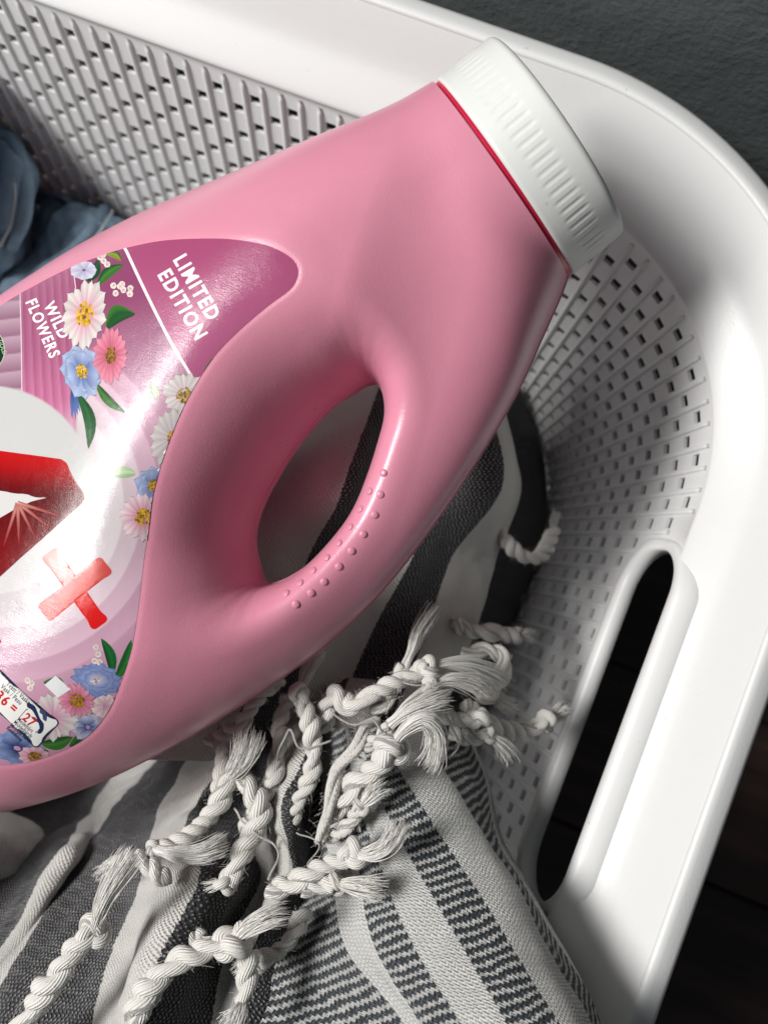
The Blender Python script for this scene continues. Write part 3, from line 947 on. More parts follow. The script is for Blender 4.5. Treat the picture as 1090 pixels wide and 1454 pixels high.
flower((121, 447), 33, 52, .16, 17, PK, W_, YL, 17.5, LB + .00026, wk=1.05)
flower((262, 561), 32, 33, .3, 17, lin(226, 206, 214), W_, lin(190, 156, 90), 11, LB + .00008, wk=1.0)
flower((246, 622), 36, 44, .3, 17, lin(214, 196, 206), W_, YL, 11, LB + .00022, wk=1.05)
flower((218, 690), 28, 33, .2, 10, lin(110, 124, 178), lin(166, 178, 212), YL, 9, LB + .00010, rows=2, wk=1.2, notch=True)
flower((203, 734), 34, 38, .1, 17, lin(214, 130, 158), lin(232, 206, 212), YL, 12, LB + .00030, wk=.95)
flower((25, 1062), 46, 26, .3, 12, lin(44, 58, 112), lin(132, 150, 196), None, 9, LB + .00005, rows=2, wk=1.2, notch=True)
flower((125, 1032), 28, 22, .3, 10, lin(70, 88, 150), lin(196, 198, 220), None, 9, LB + .00004, rows=2, wk=1.3, notch=True)
flower((138, 965), 38, 26, .2, 13, lin(198, 192, 222), lin(120, 142, 196), lin(228, 214, 214), 9, LB + .00010, rows=3, wk=1.35, notch=True)
flower((50, 1074), 24, 16, .1, 11, lin(190, 120, 150), lin(226, 178, 190), lin(150, 110, 30), 10, LB + .00016, wk=1.0)
flower((150, 1002), 22, 20, .1, 9, lin(206, 160, 176), lin(228, 206, 210), None, 9, LB + .00008, wk=1.2)
flower((76, 1018), 36, 34, .1, 17, lin(214, 150, 180), W_, None, 9, LB + .00018, wk=1.05)
flower((109, 994), 29, 24, .4, 18, lin(190, 86, 122), lin(222, 146, 170), lin(168, 124, 36), 11, LB + .00032, wk=.95)
for bx, by in [(143, 366), (148, 371), (153, 376), (147, 362), (162, 406), (171, 407), (176, 412), (165, 417), (186, 410), (185, 418), (174, 404), (137, 919), (140, 929), (135, 938), (142, 940), (40, 966), (46, 970), (44, 977), (200, 566), (204, 571)]:
    flower((bx, by), 4.6, 4.6, random.random(), 5, lin(212, 180, 180), lin(236, 226, 218), None, 1, LB + .0001, wk=1.3, name='printed_blossom')

# detergent dosing card
cd = np.array([.742, .670]); cn = np.array([-.670, .742]); c0 = np.array([15., 962.])


def card_poly(x0, x1, y0, y1, r): return [c0 + cd * q[0] + cn * q[1] for q in [((x0 + x1) / 2 + a, (y0 + y1) / 2 + b) for a, b in capsule(0, 0, (x1 - x0) / 2, (y1 - y0) / 2, r, 4)]]


fill('printed_card_border', card_poly(-60, 95, -1, 50, 6), (44, 48, 76), LB + .00046, 5)
fill('printed_card', card_poly(-58.5, 93.5, .5, 48.5, 5), (232, 230, 226), LB + .00050, 5)
fill('printed_card_field', card_poly(47, 80, 16, 33, 1), (44, 48, 76), LB + .00053, 5)
fill('printed_card_field', card_poly(48, 79, 17, 32, 1), (236, 234, 230), LB + .00056, 5)
fill('printed_pictogram', [c0 + cd * a + cn * b for a, b in [(42, 9), (52, 6), (60, 9), (70, 14), (78, 16), (84, 22), (85, 29), (81, 32), (79, 25), (72, 20), (64, 16), (54, 13), (46, 14)]], (38, 48, 84), LB + .00059, 3, True)
fill('printed_pictogram', [c0 + cd * a + cn * b for a, b in [(62, 4), (68, 2), (75, 5), (79, 11), (74, 12), (69, 8), (64, 8)]], (60, 74, 112), LB + .00059, 3, True)
fill('printed_tile', [(64, 972), (80, 959), (101, 978), (83, 990)], (226, 228, 228), LB + .00046, 4)
fill('printed_badge', [(-12 + 20 * math.cos(a), 497 + 28 * math.sin(a)) for a in np.linspace(0, 2 * math.pi, 40, endpoint=False)], (196, 190, 176), LB + .00002, 4)
fill('printed_badge', [(-12 + 18.8 * math.cos(a), 497 + 26.8 * math.sin(a)) for a in np.linspace(0, 2 * math.pi, 40, endpoint=False)], (22, 52, 34), LB + .00005, 4)


def text(body_, org, dr, size, c, layer, bold=.02, sx=1.0, shear=0.0, name='printed_text'):
    cu = bpy.data.curves.new('t', 'FONT'); cu.body = body_; cu.size = 1.0; cu.offset = bold; cu.resolution_u = 3; cu.space_character = 1.0 + bold * 6.5; cu.shear = shear
    o = bpy.data.objects.new('t', cu); col.objects.link(o)
    dg = bpy.context.evaluated_depsgraph_get(); m_ = bpy.data.meshes.new_from_object(o.evaluated_get(dg))
    bpy.data.objects.remove(o); bpy.data.curves.remove(cu)
    b_ = bmesh.new(); b_.from_mesh(m_); bmesh.ops.triangulate(b_, faces=b_.faces[:])
    bmesh.ops.subdivide_edges(b_, edges=[e for e in b_.edges if e.calc_length() * size > 7], cuts=1)
    bmesh.ops.triangulate(b_, faces=b_.faces[:])
    v = np.array([tuple(q.co)[:2] for q in b_.verts]) * size; b_.verts.index_update(); f_ = [tuple(q.index for q in ff.verts) for ff in b_.faces]; b_.free(); bpy.data.meshes.remove(m_)
    dr = np.array(dr, float); dr /= np.linalg.norm(dr); up = np.array([dr[1], -dr[0]])
    px_ = np.array(org) + v[:, :1] * sx * dr + v[:, 1:2] * up
    return put_print(name, px_, f_, np.tile(lin(*c), (len(v), 1)), layer, label)


WT = (240, 232, 232)
text('LIMITED', (246, 369), (.50, .866), 29, WT, LB + .00006, .030, .83)
text('EDITION', (224, 390), (.50, .866), 29, WT, LB + .00006, .030, .83)
text('WILD', (63, 434), (.43, .90), 23, WT, LB + .00006, .030, .83)
text('FLOWERS', (37, 429), (.40, .916), 23, WT, LB + .00006, .030, .77)
CARD_T = LB + .00060; NV = (44, 48, 72); RD = (196, 36, 44)


def ctext(s, a, b, size, c, bold=0.0, sx=1.0): text(s, c0 + cd * a + cn * b, cd, size, c, CARD_T, bold, sx)


ctext('Tvätt / Vaske', 2, 11, 9.5, NV, .01, .8); ctext('Vask / Pesu', -1, 19, 9.5, NV, .01, .8)
ctext('36', 2, 35, 20, RD, .03, .9); ctext('=', 28, 34, 18, RD, .03, .9); ctext('27', 51, 31.5, 17.5, RD, .03, .95)
for k, s_ in enumerate(['Medelhårt', 'Middelhårdt', 'Middels hardt', 'Keskikova']): ctext(s_, 47 - k * 1, 39 + k * 0 + k * 6.5 - 1.5, 8.2, NV, .008, .78)
text('GOLD', (-2, 484), (.35, .94), 9, (170, 190, 160), LB + .00010, .01, .85)


# ------------------------------------------------------------------ cloth helpers
def bicubic(grid, nu, nv):       # tensor Catmull-Rom through a control grid (rows, cols, k)
    g = np.asarray(grid, float)
    cols_ = np.stack([catmull(g[r], nu) for r in range(len(g))])
    return np.stack([catmull(cols_[:, c], nv) for c in range(cols_.shape[1])], 1)


def vnoise(p, f, seed):          # cheap smooth noise
    r_ = np.random.default_rng(seed); o = np.zeros(len(p))
    for k in range(7):
        d = r_.normal(size=3); d /= np.linalg.norm(d); o += np.sin(p @ d * f * r_.uniform(.6, 1.6) + r_.uniform(0, 6.3))
    return o / 3.2


def contain(v, gap=.004):         # keep cloth within the basket
    v = np.array(v, float); v[:, 2] = np.maximum(v[:, 2], EDGE_Z - NR * ROWQ + .006); cx_, cy_ = (XR + XL) / 2, (YF + YN) / 2
    for _ in range(4):
        dz = EDGE_Z - v[:, 2]; off = np.where(dz > 0, .0012 - TAPER * dz, -.8 * dz) - gap
        hx, hy, rr_ = (XR - XL) / 2 + off, (YF - YN) / 2 + off, RC + off
        sx, sy = np.sign(v[:, 0] - cx_), np.sign(v[:, 1] - cy_); ax_, ay_ = np.abs(v[:, 0] - cx_), np.abs(v[:, 1] - cy_)
        ax_, ay_ = np.minimum(ax_, hx), np.minimum(ay_, hy); qx, qy = ax_ - hx + rr_, ay_ - hy + rr_
        k = np.hypot(qx, qy); m_ = (qx > 0) & (qy > 0) & (k > rr_); f = np.where(m_, rr_ / np.maximum(k, 1e-9), 1)
        ax_ = np.where(m_, hx - rr_ + qx * f, ax_); ay_ = np.where(m_, hy - rr_ + qy * f, ay_)
        inb = v[:, 2] < RIM_Z + .004
        v[:, 0] = np.where(inb, cx_ + sx * ax_, v[:, 0]); v[:, 1] = np.where(inb, cy_ + sy * ay_, v[:, 1])
    return v


def sheet(name, grid, mat, parent, nu=14, nv=16, stripe0=0.0, wrinkle=.0009, wf=150, thick=.0012, seed=1, smul=1.0):
    g = np.asarray(grid, float); R_, C_ = g.shape[:2]
    full = bicubic(g, nu, nv); R2, C2 = full.shape[:2]
    pts = PP(full.reshape(-1, 3))
    gx = np.gradient(pts.reshape(R2, C2, 3), axis=1); gy = np.gradient(pts.reshape(R2, C2, 3), axis=0)
    nm = np.cross(gx, gy).reshape(-1, 3); nm /= np.linalg.norm(nm, axis=1)[:, None] + 1e-12
    pts = pts + nm * (vnoise(pts, wf, seed) * wrinkle + vnoise(pts, wf * 3.1, seed + 9) * wrinkle * .25)[:, None]
    pts = contain(pts)
    q = pts.reshape(R2, C2, 3)
    au = np.zeros((R2, C2)); au[:, 1:] = np.cumsum(np.linalg.norm(np.diff(q, axis=1), axis=2), 1)
    av = np.zeros((R2, C2)); av[1:] = np.cumsum(np.linalg.norm(np.diff(q, axis=0), axis=2), 0)
    avm = av.mean(1, keepdims=True) * np.ones((1, C2)); au = au.mean(0, keepdims=True) * np.ones((R2, 1))
    f = [(r * C2 + c, r * C2 + c + 1, (r + 1) * C2 + c + 1, (r + 1) * C2 + c) for r in range(R2 - 1) for c in range(C2 - 1)]
    me = new_mesh(name, pts, f)
    st = np.tile(np.linspace(0, C_ - 1, C2), R2) * smul + stripe0
    set_uv(me, np.stack([st, np.zeros(len(st))], 1), 'stripe'); set_uv(me, np.stack([au.ravel(), avm.ravel()], 1) * 1000, 'weave')
    o = adopt(obj(name, me, mat), parent)
    if thick: solid(o, thick, 0)
    return o


def c7(x, y, d): return (300 + .5138 * x, 880 + .5138 * y, d)     # notes taken on an enlarged crop


towel = empty('striped_towel', tuple(P(450, 1150, .42)), 'navy and white striped woven cotton towel with knotted twisted fringe, bunched under the bottle', 'towel')

# right-hand fold, stripes running down towards the viewer
A = []
for y, xs, d0 in [(300, (250, 300, 330, 375, 420, 490, 590, 690, 700), .334), (430, (240, 300, 330, 385, 440, 525, 640, 742, 752), .322), (650, (190, 330, 400, 455, 545, 670, 788, 815, 812), .304), (900, (110, 375, 455, 560, 690, 825, 932, 962, 955), .284),
                  (1117, (90, 535, 580, 690, 815, 955, 1045, 1068, 1058), .266), (1300, (70, 640, 690, 790, 910, 1060, 1150, 1180, 1170), .256)]:
    dz = (.040, .018, .009, .003, -.001, -.001, .008, .030, .085)
    A.append([c7(x_, y - (0 if k < 7 else 0), d0 + z_) for k, (x_, z_) in enumerate(zip(xs, dz))])
sheet('folded_panel', A, M_TWILL, towel, 14, 18, 0.0, .0011, 130, .0014, 3)

# middle and left part, stripes running down to the lower left (column 0 begins a light stripe)
Bg = []
for y, xs, ds in [(960, (150, 285, 300, 345, 400, 450, 482, 496, 560), (.50, .49, .47, .43, .40, .376, .362, .36, .36)),
                  (1060, (120, 214, 236, 276, 336, 390, 441, 456, 522), (.50, .48, .445, .392, .352, .352, .330, .345, .342)),
                  (1110, (60, 160, 198, 246, 300, 372, 424, 446, 512), (.49, .465, .425, .376, .332, .350, .322, .342, .338)),
                  (1150, (20, 124, 160, 217, 270, 350, 405, 438, 500), (.47, .435, .405, .358, .326, .346, .316, .338, .334)),
                  (1200, (-20, 98, 130, 205, 262, 360, 410, 440, 490), (.41, .365, .372, .352, .335, .336, .312, .332, .338)),
                  (1250, (-60, 62, 98, 200, 285, 370, 412, 440, 480), (.38, .352, .362, .338, .306, .334, .310, .330, .345)),
                  (1350, (-120, 2, 40, 158, 236, 322, 352, 430, 470), (.36, .342, .340, .322, .292, .322, .308, .322, .345)),
                  (1460, (-180, -100, -30, 128, 192, 300, 340, 436, 470), (.34, .328, .322, .308, .282, .306, .300, .314, .34)),
                  (1560, (-240, -160, -80, 100, 160, 280, 330, 440, 480), (.32, .31, .31, .295, .28, .29, .30, .31, .33))]:
    shade_hump = max(0., 1 - abs(y - 1150) / 260)  # unseen rise of the cloth, shaped to block light from the left
    xs = (xs[0] - 330, xs[0] - 150) + xs; ds = (ds[0] - .01, ds[0] - .02 - .10 * shade_hump) + ds
    Bg.append([(x_, y + (0 if k < 10 else 10), d_) for k, (x_, d_) in enumerate(zip(xs, ds))])
sheet('bunched_panel', Bg, M_DOTS, towel, 14, 14, 0.0, .0026, 120, .0014, 5)

Eg = []
for x_, ys, dd in [(-90, (1150, 1170, 1200, 1235, 1262, 1275), .352), (-30, (1148, 1166, 1198, 1238, 1266, 1280), .352), (20, (1156, 1172, 1200, 1236, 1262, 1275), .358), (52, (1172, 1184, 1206, 1232, 1250, 1260), .370), (68, (1192, 1198, 1210, 1226, 1238, 1244), .395)]:
    Eg.append([(x_, y_, dd + .016 + z_) for y_, z_ in zip(ys, (.035, .010, .0, .0, .012, .04))])
sheet('rolled_edge', Eg, M_DOTS, towel, 12, 12, 1.2, .0014, 140, .0014, 21, .1)

# part lying under the bottle, seen through the handle and beyond it
Cg = []
for y, xs in [(470, (400, 480, 560, 610, 660, 690, 705)), (560, (360, 440, 533, 590, 650, 690, 712)), (690, (300, 385, 485, 550, 632, 708, 736)), (800, (250, 330, 434, 500, 580, 640, 705)), (910, (200, 280, 388, 455, 523, 601, 668)), (1010, (150, 230, 340, 410, 480, 560, 630)), (1080, (120, 200, 310, 380, 450, 530, 600))]:
    Cg.append([(x_, y, .356 - .044 * math.exp(-((x_ - 462 + .55 * (y - 690)) / 78) ** 2 - ((y - 690) / 120) ** 2) + .007 * math.sin(k * 1.9 + y * .013) + (.03 if k == 6 else 0) + (.035 if y < 500 else 0)) for k, x_ in enumerate(xs)])
sheet('under_panel', Cg, M_DOTS, towel, 14, 14, 0.0, .0016, 110, .0014, 8)


Dg = []
for y, xs in [(480, (600, 660, 720, 770, 800)), (600, (610, 670, 730, 780, 815)), (720, (600, 670, 735, 790, 820)), (850, (570, 640, 720, 775, 800)), (980, (540, 620, 700, 750, 775)), (1120, (520, 620, 690, 730, 750)), (1250, (560, 640, 700, 740, 760))]:
    Dg.append([(x_ - 34, y + 60, (.50, .485, .49, .51, .545)[k] + .012 * math.sin(y * .02 + k)) for k, x_ in enumerate(xs)])
sheet('shade_fold', Dg, M_DOTS, towel, 12, 12, 0.1, .003, 90, .0014, 12, .15)  # towel sheet added all dark to deepen the shade beside the bottle


# ---- twisted, knotted fringe
def frames(p):
    tn = np.gradient(p, axis=0); tn /= np.linalg.norm(tn, axis=1)[:, None] + 1e-12
    n_ = np.zeros_like(p); ref = np.array([0, 0, 1.]); n0 = ref - tn[0] * (ref @ tn[0]); n0 /= np.linalg.norm(n0) + 1e-12
    for k in range(len(p)):
        n0 = n0 - tn[k] * (n0 @ tn[k]); n0 /= np.linalg.norm(n0) + 1e-12; n_[k] = n0
    return tn, n_, np.cross(tn, n_)


def tube(p, rad, sides, v0=0):
    tn, n_, b_ = frames(p); rad = np.broadcast_to(np.asarray(rad, float), (len(p),))
    th = np.linspace(0, 2 * np.pi, sides, endpoint=False)
    v = (p[:, None] + rad[:, None, None] * (np.cos(th)[None, :, None] * n_[:, None] + np.sin(th)[None, :, None] * b_[:, None])).reshape(-1, 3)
    m = len(p); f = [(v0 + k * sides + j, v0 + k * sides + (j + 1) % sides, v0 + (k + 1) * sides + (j + 1) % sides, v0 + (k + 1) * sides + j) for k in range(m - 1) for j in range(sides)]
    f.append(tuple(v0 + j for j in range(sides - 1, -1, -1))); f.append(tuple(v0 + (m - 1) * sides + j for j in range(sides)))
    ln = np.r_[0, np.cumsum(np.linalg.norm(np.diff(p, axis=0), axis=1))] * 1000
    uv = np.stack([np.tile(np.arange(sides) / sides, m), np.repeat(ln, sides)], 1)
    return v, f, uv


def build(name, parts, mat, parent):
    V_, F_, U_ = [], [], []; off = 0
    for p, rad, sd_ in parts:
        v, f, u = tube(p, rad, sd_, off); V_.append(v); F_ += f; U_.append(u); off += len(v)
    me = new_mesh(name, np.vstack(V_), F_); set_uv(me, np.vstack(U_), 'yarn')
    return obj(name, me, mat, parent) if parent is not towel else adopt(obj(name, me, mat), parent)


def tassel(cord, r=.0021, pitch=.0125, knot=True, tuft=None, n_str=70, spread=.008, seed=0, knot_r=1.0, twist=True, taper=1.0, sr=.00014, start_spread=.0022):
    rg = np.random.default_rng(100 + seed); r = r * .88; pitch = pitch * .92 * rg.uniform(.85, 1.2)
    p = catmull(PP(cord), 10); L_ = np.linalg.norm(np.diff(p, axis=0), axis=1).sum(); p = resample(p, max(24, int(L_ / .0009)))
    p = p + .0006 * np.stack([vnoise(p, 260, seed + k) for k in range(3)], 1)
    tn, n_, b_ = frames(p); s_ = np.r_[0, np.cumsum(np.linalg.norm(np.diff(p, axis=0), axis=1))]
    parts = []
    rv_ = r * (1 + .10 * np.sin(s_ * 330 + seed) + .10 * np.sin(s_ * 121 + 3 * seed)) * np.linspace(taper, 1, len(p))
    if twist:
        for k in range(2):
            th = 2 * np.pi * s_ / pitch + np.pi * k + seed + .8 * np.sin(s_ * 120 + seed) + .4 * np.sin(s_ * 310 + 2 * seed)
            parts.append((p + (rv_ * .82)[:, None] * (np.cos(th)[:, None] * n_ + np.sin(th)[:, None] * b_), rv_ * 1.06, 12))
    else:
        for k in range(3):
            th = 2 * np.pi * s_ / (pitch * 3) + 2.1 * k
            parts.append((p + (rv_ * .55)[:, None] * (np.cos(th)[:, None] * n_ + np.sin(th)[:, None] * b_), rv_ * .8, 10))
    T_ = build('tassel', parts, M_YARN, towel)
    fz = []
    for k in range(int(L_ / .00035)):          # stray fibres standing off the cord
        i = rg.integers(0, len(p) - 1); a = rg.uniform(0, 6.28); rd_ = np.cos(a) * n_[i] + np.sin(a) * b_[i]; ln = rg.uniform(.0012, .0042); tw = rg.normal(0, .7)
        f = np.linspace(0, 1, 5)[:, None]; c_ = rg.normal(0, .0006, 3)
        fz.append((p[i] + rd_ * (r * 1.5 + ln * .45 * f) + tn[i] * (ln * tw * f) + c_ * f * f, .00005, 3))
    build('fuzz', fz, M_FRAY, T_)
    kc = p[-1]
    if knot:
        a = np.linspace(0, 2 * np.pi, 90); kr = r * 1.12 * knot_r
        tre = np.stack([np.sin(a) + 2 * np.sin(2 * a), np.cos(a) - 2 * np.cos(2 * a), -np.sin(3 * a) * 1.15], 1) * kr * .56
        rot = rg.uniform(0, 6.28); e1_ = n_[-1] * math.cos(rot) + b_[-1] * math.sin(rot); e2_ = np.cross(tn[-1], e1_)
        kp = kc + tre[:, :1] * e1_ + tre[:, 1:2] * tn[-1] * .95 + tre[:, 2:3] * e2_ * 1.15
        k_ = build('knot', [(kp, kr * .92, 12)], M_YARN, T_)
    if tuft is not None:
        tp = catmull(np.vstack([[kc], PP(tuft)]), 8); tp = resample(tp, 18); tt, tn2, tb2 = frames(tp)
        f = np.linspace(0, 1, 18); st = []
        for k in range(int(n_str * 1.9)):
            a0 = rg.uniform(0, 6.28); q0 = math.sqrt(rg.uniform(0, 1)); a1 = a0 + rg.normal(0, .5); sp = spread * q0 * rg.uniform(.6, 1.25)
            m_ = int(rg.uniform(13, 18)); ff = f[:m_]
            rad = start_spread * q0 * (1 - ff) * (1 - .3 * np.sin(np.pi * np.clip(ff * 3, 0, 1))) + sp * ff ** 1.25
            an = a0 + (a1 - a0) * ff
            wob = np.stack([np.sin(ff * rg.uniform(3, 9) + rg.uniform(0, 6)) for _ in range(3)], 1) * .0007 * ff[:, None]
            st.append((tp[:m_] + rad[:, None] * (np.cos(an)[:, None] * tn2[:m_] + np.sin(an)[:, None] * tb2[:m_]) + wob, sr * (1 - .4 * ff), 4))
        fr = build('frayed_end', st, M_FRAY, T_)
    return T_


# cords are listed from the cloth to the knot, then the loose ends beyond it: (photo x, photo y, distance below the lens)
tassel([(-30, 1530, .285), (20, 1470, .283), (70, 1400, .280), (108, 1345, .280), (131, 1322, .282)], .0026, .017, True, [(150, 1275, .276), (175, 1230, .278), (196, 1200, .282)], 120, .0055, 1, 1.0)
tassel([(345, 1075, .322), (325, 1105, .318), (312, 1140, .316), (285, 1172, .312), (258, 1192, .309), (222, 1205, .306)], .0023, .014, True, [(250, 1212, .300), (290, 1210, .298), (332, 1192, .302)], 90, .0050, 2, .7)
tassel([(300, 1010, .345), (312, 1050, .336), (316, 1085, .326), (320, 1112, .322)], .0024, .014, True, [(340, 1085, .314), (352, 1060, .312), (358, 1035, .316)], 110, .0075, 3)
tassel([(345, 1105, .320), (365, 1135, .314), (368, 1165, .312), (348, 1200, .308), (338, 1235, .304), (325, 1254, .303)], .0026, .016, True, [(300, 1258, .302), (285, 1262, .306)], 24, .003, 4, .8)
tassel([(405, 1200, .316), (416, 1150, .316), (436, 1110, .314), (445, 1065, .314), (438, 1020, .314), (426, 985, .315)], .0022, .0135, True, [(434, 960, .315), (446, 935, .318), (458, 915, .324)], 60, .0045, 5)
tassel([(458, 1035, .322), (466, 1005, .318), (478, 985, .314), (497, 1004, .312), (524, 988, .310), (552, 970, .310), (580, 962, .312), (605, 950, .314)], .0023, .0135, True, [(635, 942, .318), (668, 945, .324), (700, 962, .334), (716, 980, .34)], 80, .0065, 6)
tassel([(540, 1010, .318), (555, 985, .314), (566, 962, .312), (574, 945, .314)], .0020, .013, False, [(584, 925, .314), (596, 895, .318), (622, 856, .322)], 36, .0038, 7)
tassel([(478, 1160, .318), (490, 1132, .312), (505, 1113, .309), (524, 1098, .306), (540, 1082, .304), (553, 1066, .303)], .0027, .0165, True, [(572, 1040, .298), (600, 1022, .297), (618, 1038, .299), (616, 1070, .303), (603, 1096, .307)], 95, .0055, 8, 1.15)
tassel([(520, 1060, .312), (540, 1045, .308), (552, 1030, .306)], .0018, .012, False, [(580, 1008, .304), (610, 994, .306), (640, 986, .312)], 90, .0075, 9)
tassel([(536, 1022, .316), (516, 1034, .312), (503, 1066, .308), (478, 1096, .308), (469, 1126, .308), (464, 1160, .310), (455, 1195, .312)], .0021, .02, False, None, 0, .004, 10, 1, False)
tassel([(590, 1000, .326), (614, 1012, .322), (640, 1018, .320), (660, 1024, .320), (678, 1020, .321)], .0022, .0125, True, [(695, 1035, .326), (708, 1058, .332)], 60, .0055, 11)
tassel([(660, 1000, .345), (700, 1030, .345), (740, 1040, .350), (772, 1026, .352)], .0024, .013, True, [(790, 1014, .356), (808, 1002, .36)], 60, .0045, 12)
tassel([(690, 728, .385), (712, 760, .386), (735, 788, .388), (758, 793, .390), (774, 780, .392), (783, 752, .395)], .0024, .013, False, [(785, 742, .397), (790, 725, .40)], 30, .003, 13)
tassel([(640, 880, .368), (670, 897, .372), (705, 900, .374), (738, 902, .378)], .0024, .013, False, [(745, 900, .38), (755, 905, .385)], 40, .005, 14)
tassel([(385, 1268, .306), (405, 1256, .304), (434, 1244, .300), (470, 1224, .298), (500, 1211, .296)], .0024, .0145, True, [(525, 1212, .291), (550, 1200, .289), (566, 1175, .290), (572, 1160, .293)], 80, .0048, 15)
tassel([(430, 1262, .302), (452, 1260, .300), (476, 1257, .297)], .0023, .013, True, [(500, 1258, .292), (530, 1262, .289), (556, 1264, .289)], 80, .0052, 16, .8)
tassel([(190, 1450, .282), (206, 1415, .281), (228, 1388, .281), (256, 1360, .281), (296, 1348, .281), (331, 1337, .282)], .0027, .017, True, [(358, 1314, .279), (388, 1300, .280), (414, 1296, .283)], 90, .0050, 17, 1.1)
tassel([(342, 1345, .290), (352, 1372, .286), (350, 1402, .284), (346, 1420, .284)], .0025, .015, False, [(338, 1440, .280), (326, 1462, .280)], 80, .0055, 18)
tassel([(350, 1180, .318), (372, 1140, .318), (388, 1100, .322), (396, 1060, .326), (402, 1020, .334), (410, 990, .338)], .0021, .0135, False, None, 0, 0, 19)
tassel([(660, 930, .352), (690, 922, .350), (712, 935, .350), (706, 965, .350), (690, 985, .350)], .0025, .014, True, [(715, 1000, .352), (735, 1010, .356)], 50, .006, 20)

tassel([(300, 1050, .338), (330, 1040, .330), (352, 1010, .328), (372, 985, .330), (392, 968, .334)], .0021, .013, True, [(402, 950, .336), (410, 930, .342)], 40, .004, 21, .8)
tassel([(470, 1190, .316), (484, 1180, .310), (500, 1165, .306), (512, 1150, .304)], .0019, .012, True, [(524, 1132, .302), (540, 1118, .303), (552, 1112, .306)], 50, .005, 22, .8)
tassel([(560, 1035, .312), (580, 1020, .308), (598, 1000, .308), (612, 975, .310)], .0020, .012, True, [(640, 965, .314), (672, 972, .32), (690, 988, .326)], 60, .006, 23, .8)
tassel([(640, 1040, .325), (668, 1050, .322), (694, 1044, .322)], .0021, .012, True, [(712, 1058, .326), (724, 1078, .334)], 50, .006, 24, .8)
tassel([(240, 1250, .300), (225, 1240, .300), (200, 1222, .303), (180, 1216, .31)], .0020, .012, False, [(160, 1228, .318), (140, 1244, .325)], 50, .004, 25)
tassel([(430, 1300, .306), (416, 1330, .300), (398, 1352, .298), (372, 1362, .298)], .0021, .0125, True, [(352, 1372, .296), (338, 1388, .296)], 50, .005, 26, .8)
tassel([(250, 1290, .300), (262, 1320, .297), (284, 1335, .296)], .0020, .012, False, [(300, 1340, .295), (318, 1352, .297)], 40, .004, 27)


def loose_yarn(pts, r):
    p = catmull(PP(pts), 10); p = p + .0008 * np.stack([vnoise(p, 420, 60 + k + int(pts[0][0])) for k in range(3)], 1)
    return build('loose_yarn', [(p, r, 8)], M_YARN, towel)


for yp in [[(500, 1060, .312), (520, 1100, .306), (500, 1140, .308), (512, 1180, .306)], [(460, 1000, .316), (500, 1030, .308), (530, 1020, .306), (548, 1050, .302)], [(390, 1080, .32), (410, 1040, .312), (432, 1060, .310), (470, 1050, .312)],
           [(600, 990, .314), (630, 1010, .314), (650, 1050, .318), (640, 1075, .320)], [(330, 1150, .318), (360, 1180, .308), (390, 1210, .306), (380, 1250, .302)], [(420, 1180, .314), (450, 1200, .308), (440, 1230, .302), (470, 1250, .298)],
           [(560, 960, .312), (590, 975, .308), (625, 965, .312), (660, 990, .32)]]:
    loose_yarn(yp, random.uniform(.00028, .00045))

# ------------------------------------------------------------------ blue jeans
jeans = empty('blue_jeans', tuple(P(20, 300, .53)), 'faded blue denim jeans crumpled in the basket beside the bottle', 'jeans')
J0 = [[(-300, 20, 0.438), (-200, 20, 0.408), (-110, 40, 0.393), (-50, 70, 0.403), (-20, 95, 0.438), (-14, 105, 0.488)],
      [(-300, 100, 0.408), (-200, 95, 0.388), (-110, 110, 0.380), (-55, 125, 0.393), (-28, 140, 0.428), (-20, 150, 0.478)],
      [(-300, 180, 0.398), (-200, 180, 0.383), (-110, 190, 0.383), (-60, 195, 0.398), (-34, 205, 0.433), (-26, 210, 0.478)],
      [(-300, 270, 0.408), (-200, 270, 0.393), (-110, 270, 0.396), (-65, 270, 0.408), (-42, 272, 0.438), (-34, 275, 0.478)],
      [(-300, 350, 0.438), (-200, 350, 0.428), (-110, 340, 0.428), (-70, 335, 0.438), (-50, 330, 0.458), (-44, 330, 0.488)]]
sheet('shade_heap', J0, M_DENIM, jeans, 10, 10, 0, .0040, 120, .0022, 41)  # out-of-view denim heap, added to cast shade on the far wall
J1 = [[(-140, 120, .49), (-60, 110, .465), (5, 130, .452), (38, 180, .456), (48, 210, .48), (50, 225, .52)],
      [(-150, 230, .48), (-60, 225, .455), (0, 235, .442), (34, 262, .448), (46, 275, .475), (48, 280, .52)],
      [(-150, 300, .48), (-60, 295, .455), (-5, 300, .444), (30, 310, .450), (42, 318, .478), (44, 320, .52)],
      [(-150, 370, .49), (-60, 360, .47), (-10, 355, .458), (20, 352, .466), (34, 352, .49), (36, 352, .53)],
      [(-150, 430, .52), (-60, 420, .50), (-10, 400, .49), (10, 385, .50), (22, 380, .52), (24, 378, .55)]]
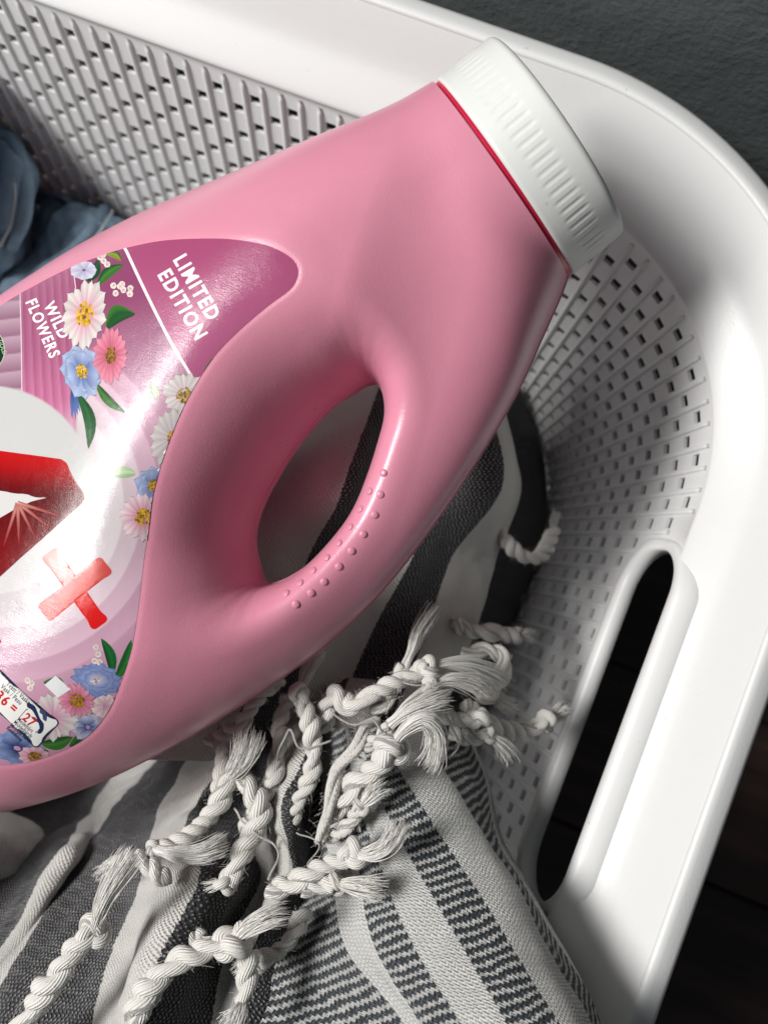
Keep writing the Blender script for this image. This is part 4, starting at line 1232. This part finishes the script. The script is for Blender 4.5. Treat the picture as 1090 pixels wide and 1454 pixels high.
sheet('rolled_leg', J1, M_DENIM, jeans, 14, 14, 0, .0050, 150, .0022, 31)
J2 = [[(40, 400, .52), (72, 250, .520), (88, 232, .512), (130, 262, .512), (165, 300, .53), (190, 330, .56)],
      [(40, 420, .51), (66, 300, .508), (95, 285, .500), (135, 290, .496), (172, 312, .51), (200, 340, .55)],
      [(20, 430, .50), (40, 360, .498), (85, 345, .482), (130, 318, .476), (180, 325, .49), (230, 350, .54)],
      [(0, 450, .50), (20, 390, .492), (70, 375, .486), (125, 345, .484), (190, 345, .50), (260, 370, .54)],
      [(-60, 480, .50), (0, 420, .490), (60, 410, .49), (130, 380, .495), (210, 380, .51), (290, 400, .55)],
      [(-80, 560, .52), (0, 520, .51), (80, 500, .51), (150, 470, .515), (230, 450, .53), (310, 450, .56)]]
sheet('crumpled_leg', J2, M_DENIM, jeans, 14, 14, 0, .0055, 150, .0022, 33)
J3 = [[(-300, 100, .57), (-100, 120, .57), (60, 200, .575), (220, 330, .575)], [(-300, 300, .55), (-100, 320, .55), (60, 400, .56), (260, 430, .57)], [(-300, 600, .54), (-100, 620, .54), (100, 600, .55), (320, 560, .565)]]
sheet('lower_layer', J3, M_DENIM, jeans, 10, 10, 0, .004, 60, .003, 35)


def seam(pts, r, name):
    p = contain(catmull(PP(pts), 8), .004 + r); v, f, u = tube(p, r, 8); me = new_mesh(name, v, f); set_uv(me, u, 'weave'); return adopt(obj(name, me, M_DENIM if r > .002 else M_SEAM), jeans)


seam([(-20, 176, .451), (10, 190, .449), (30, 225, .446), (38, 265, .445), (34, 310, .447), (16, 350, .462)], .0042, 'hem')
seam([(-20, 200, .450), (4, 214, .447), (16, 240, .441), (22, 275, .441), (16, 315, .445), (0, 350, .456)], .0010, 'stitch_line')
seam([(52, 398, .486), (90, 380, .477), (128, 348, .470), (156, 308, .486), (160, 296, .494)], .0010, 'stitch_line')
seam([(40, 392, .490), (80, 372, .481), (120, 338, .473), (146, 300, .488), (150, 288, .496)], .0036, 'side_seam')
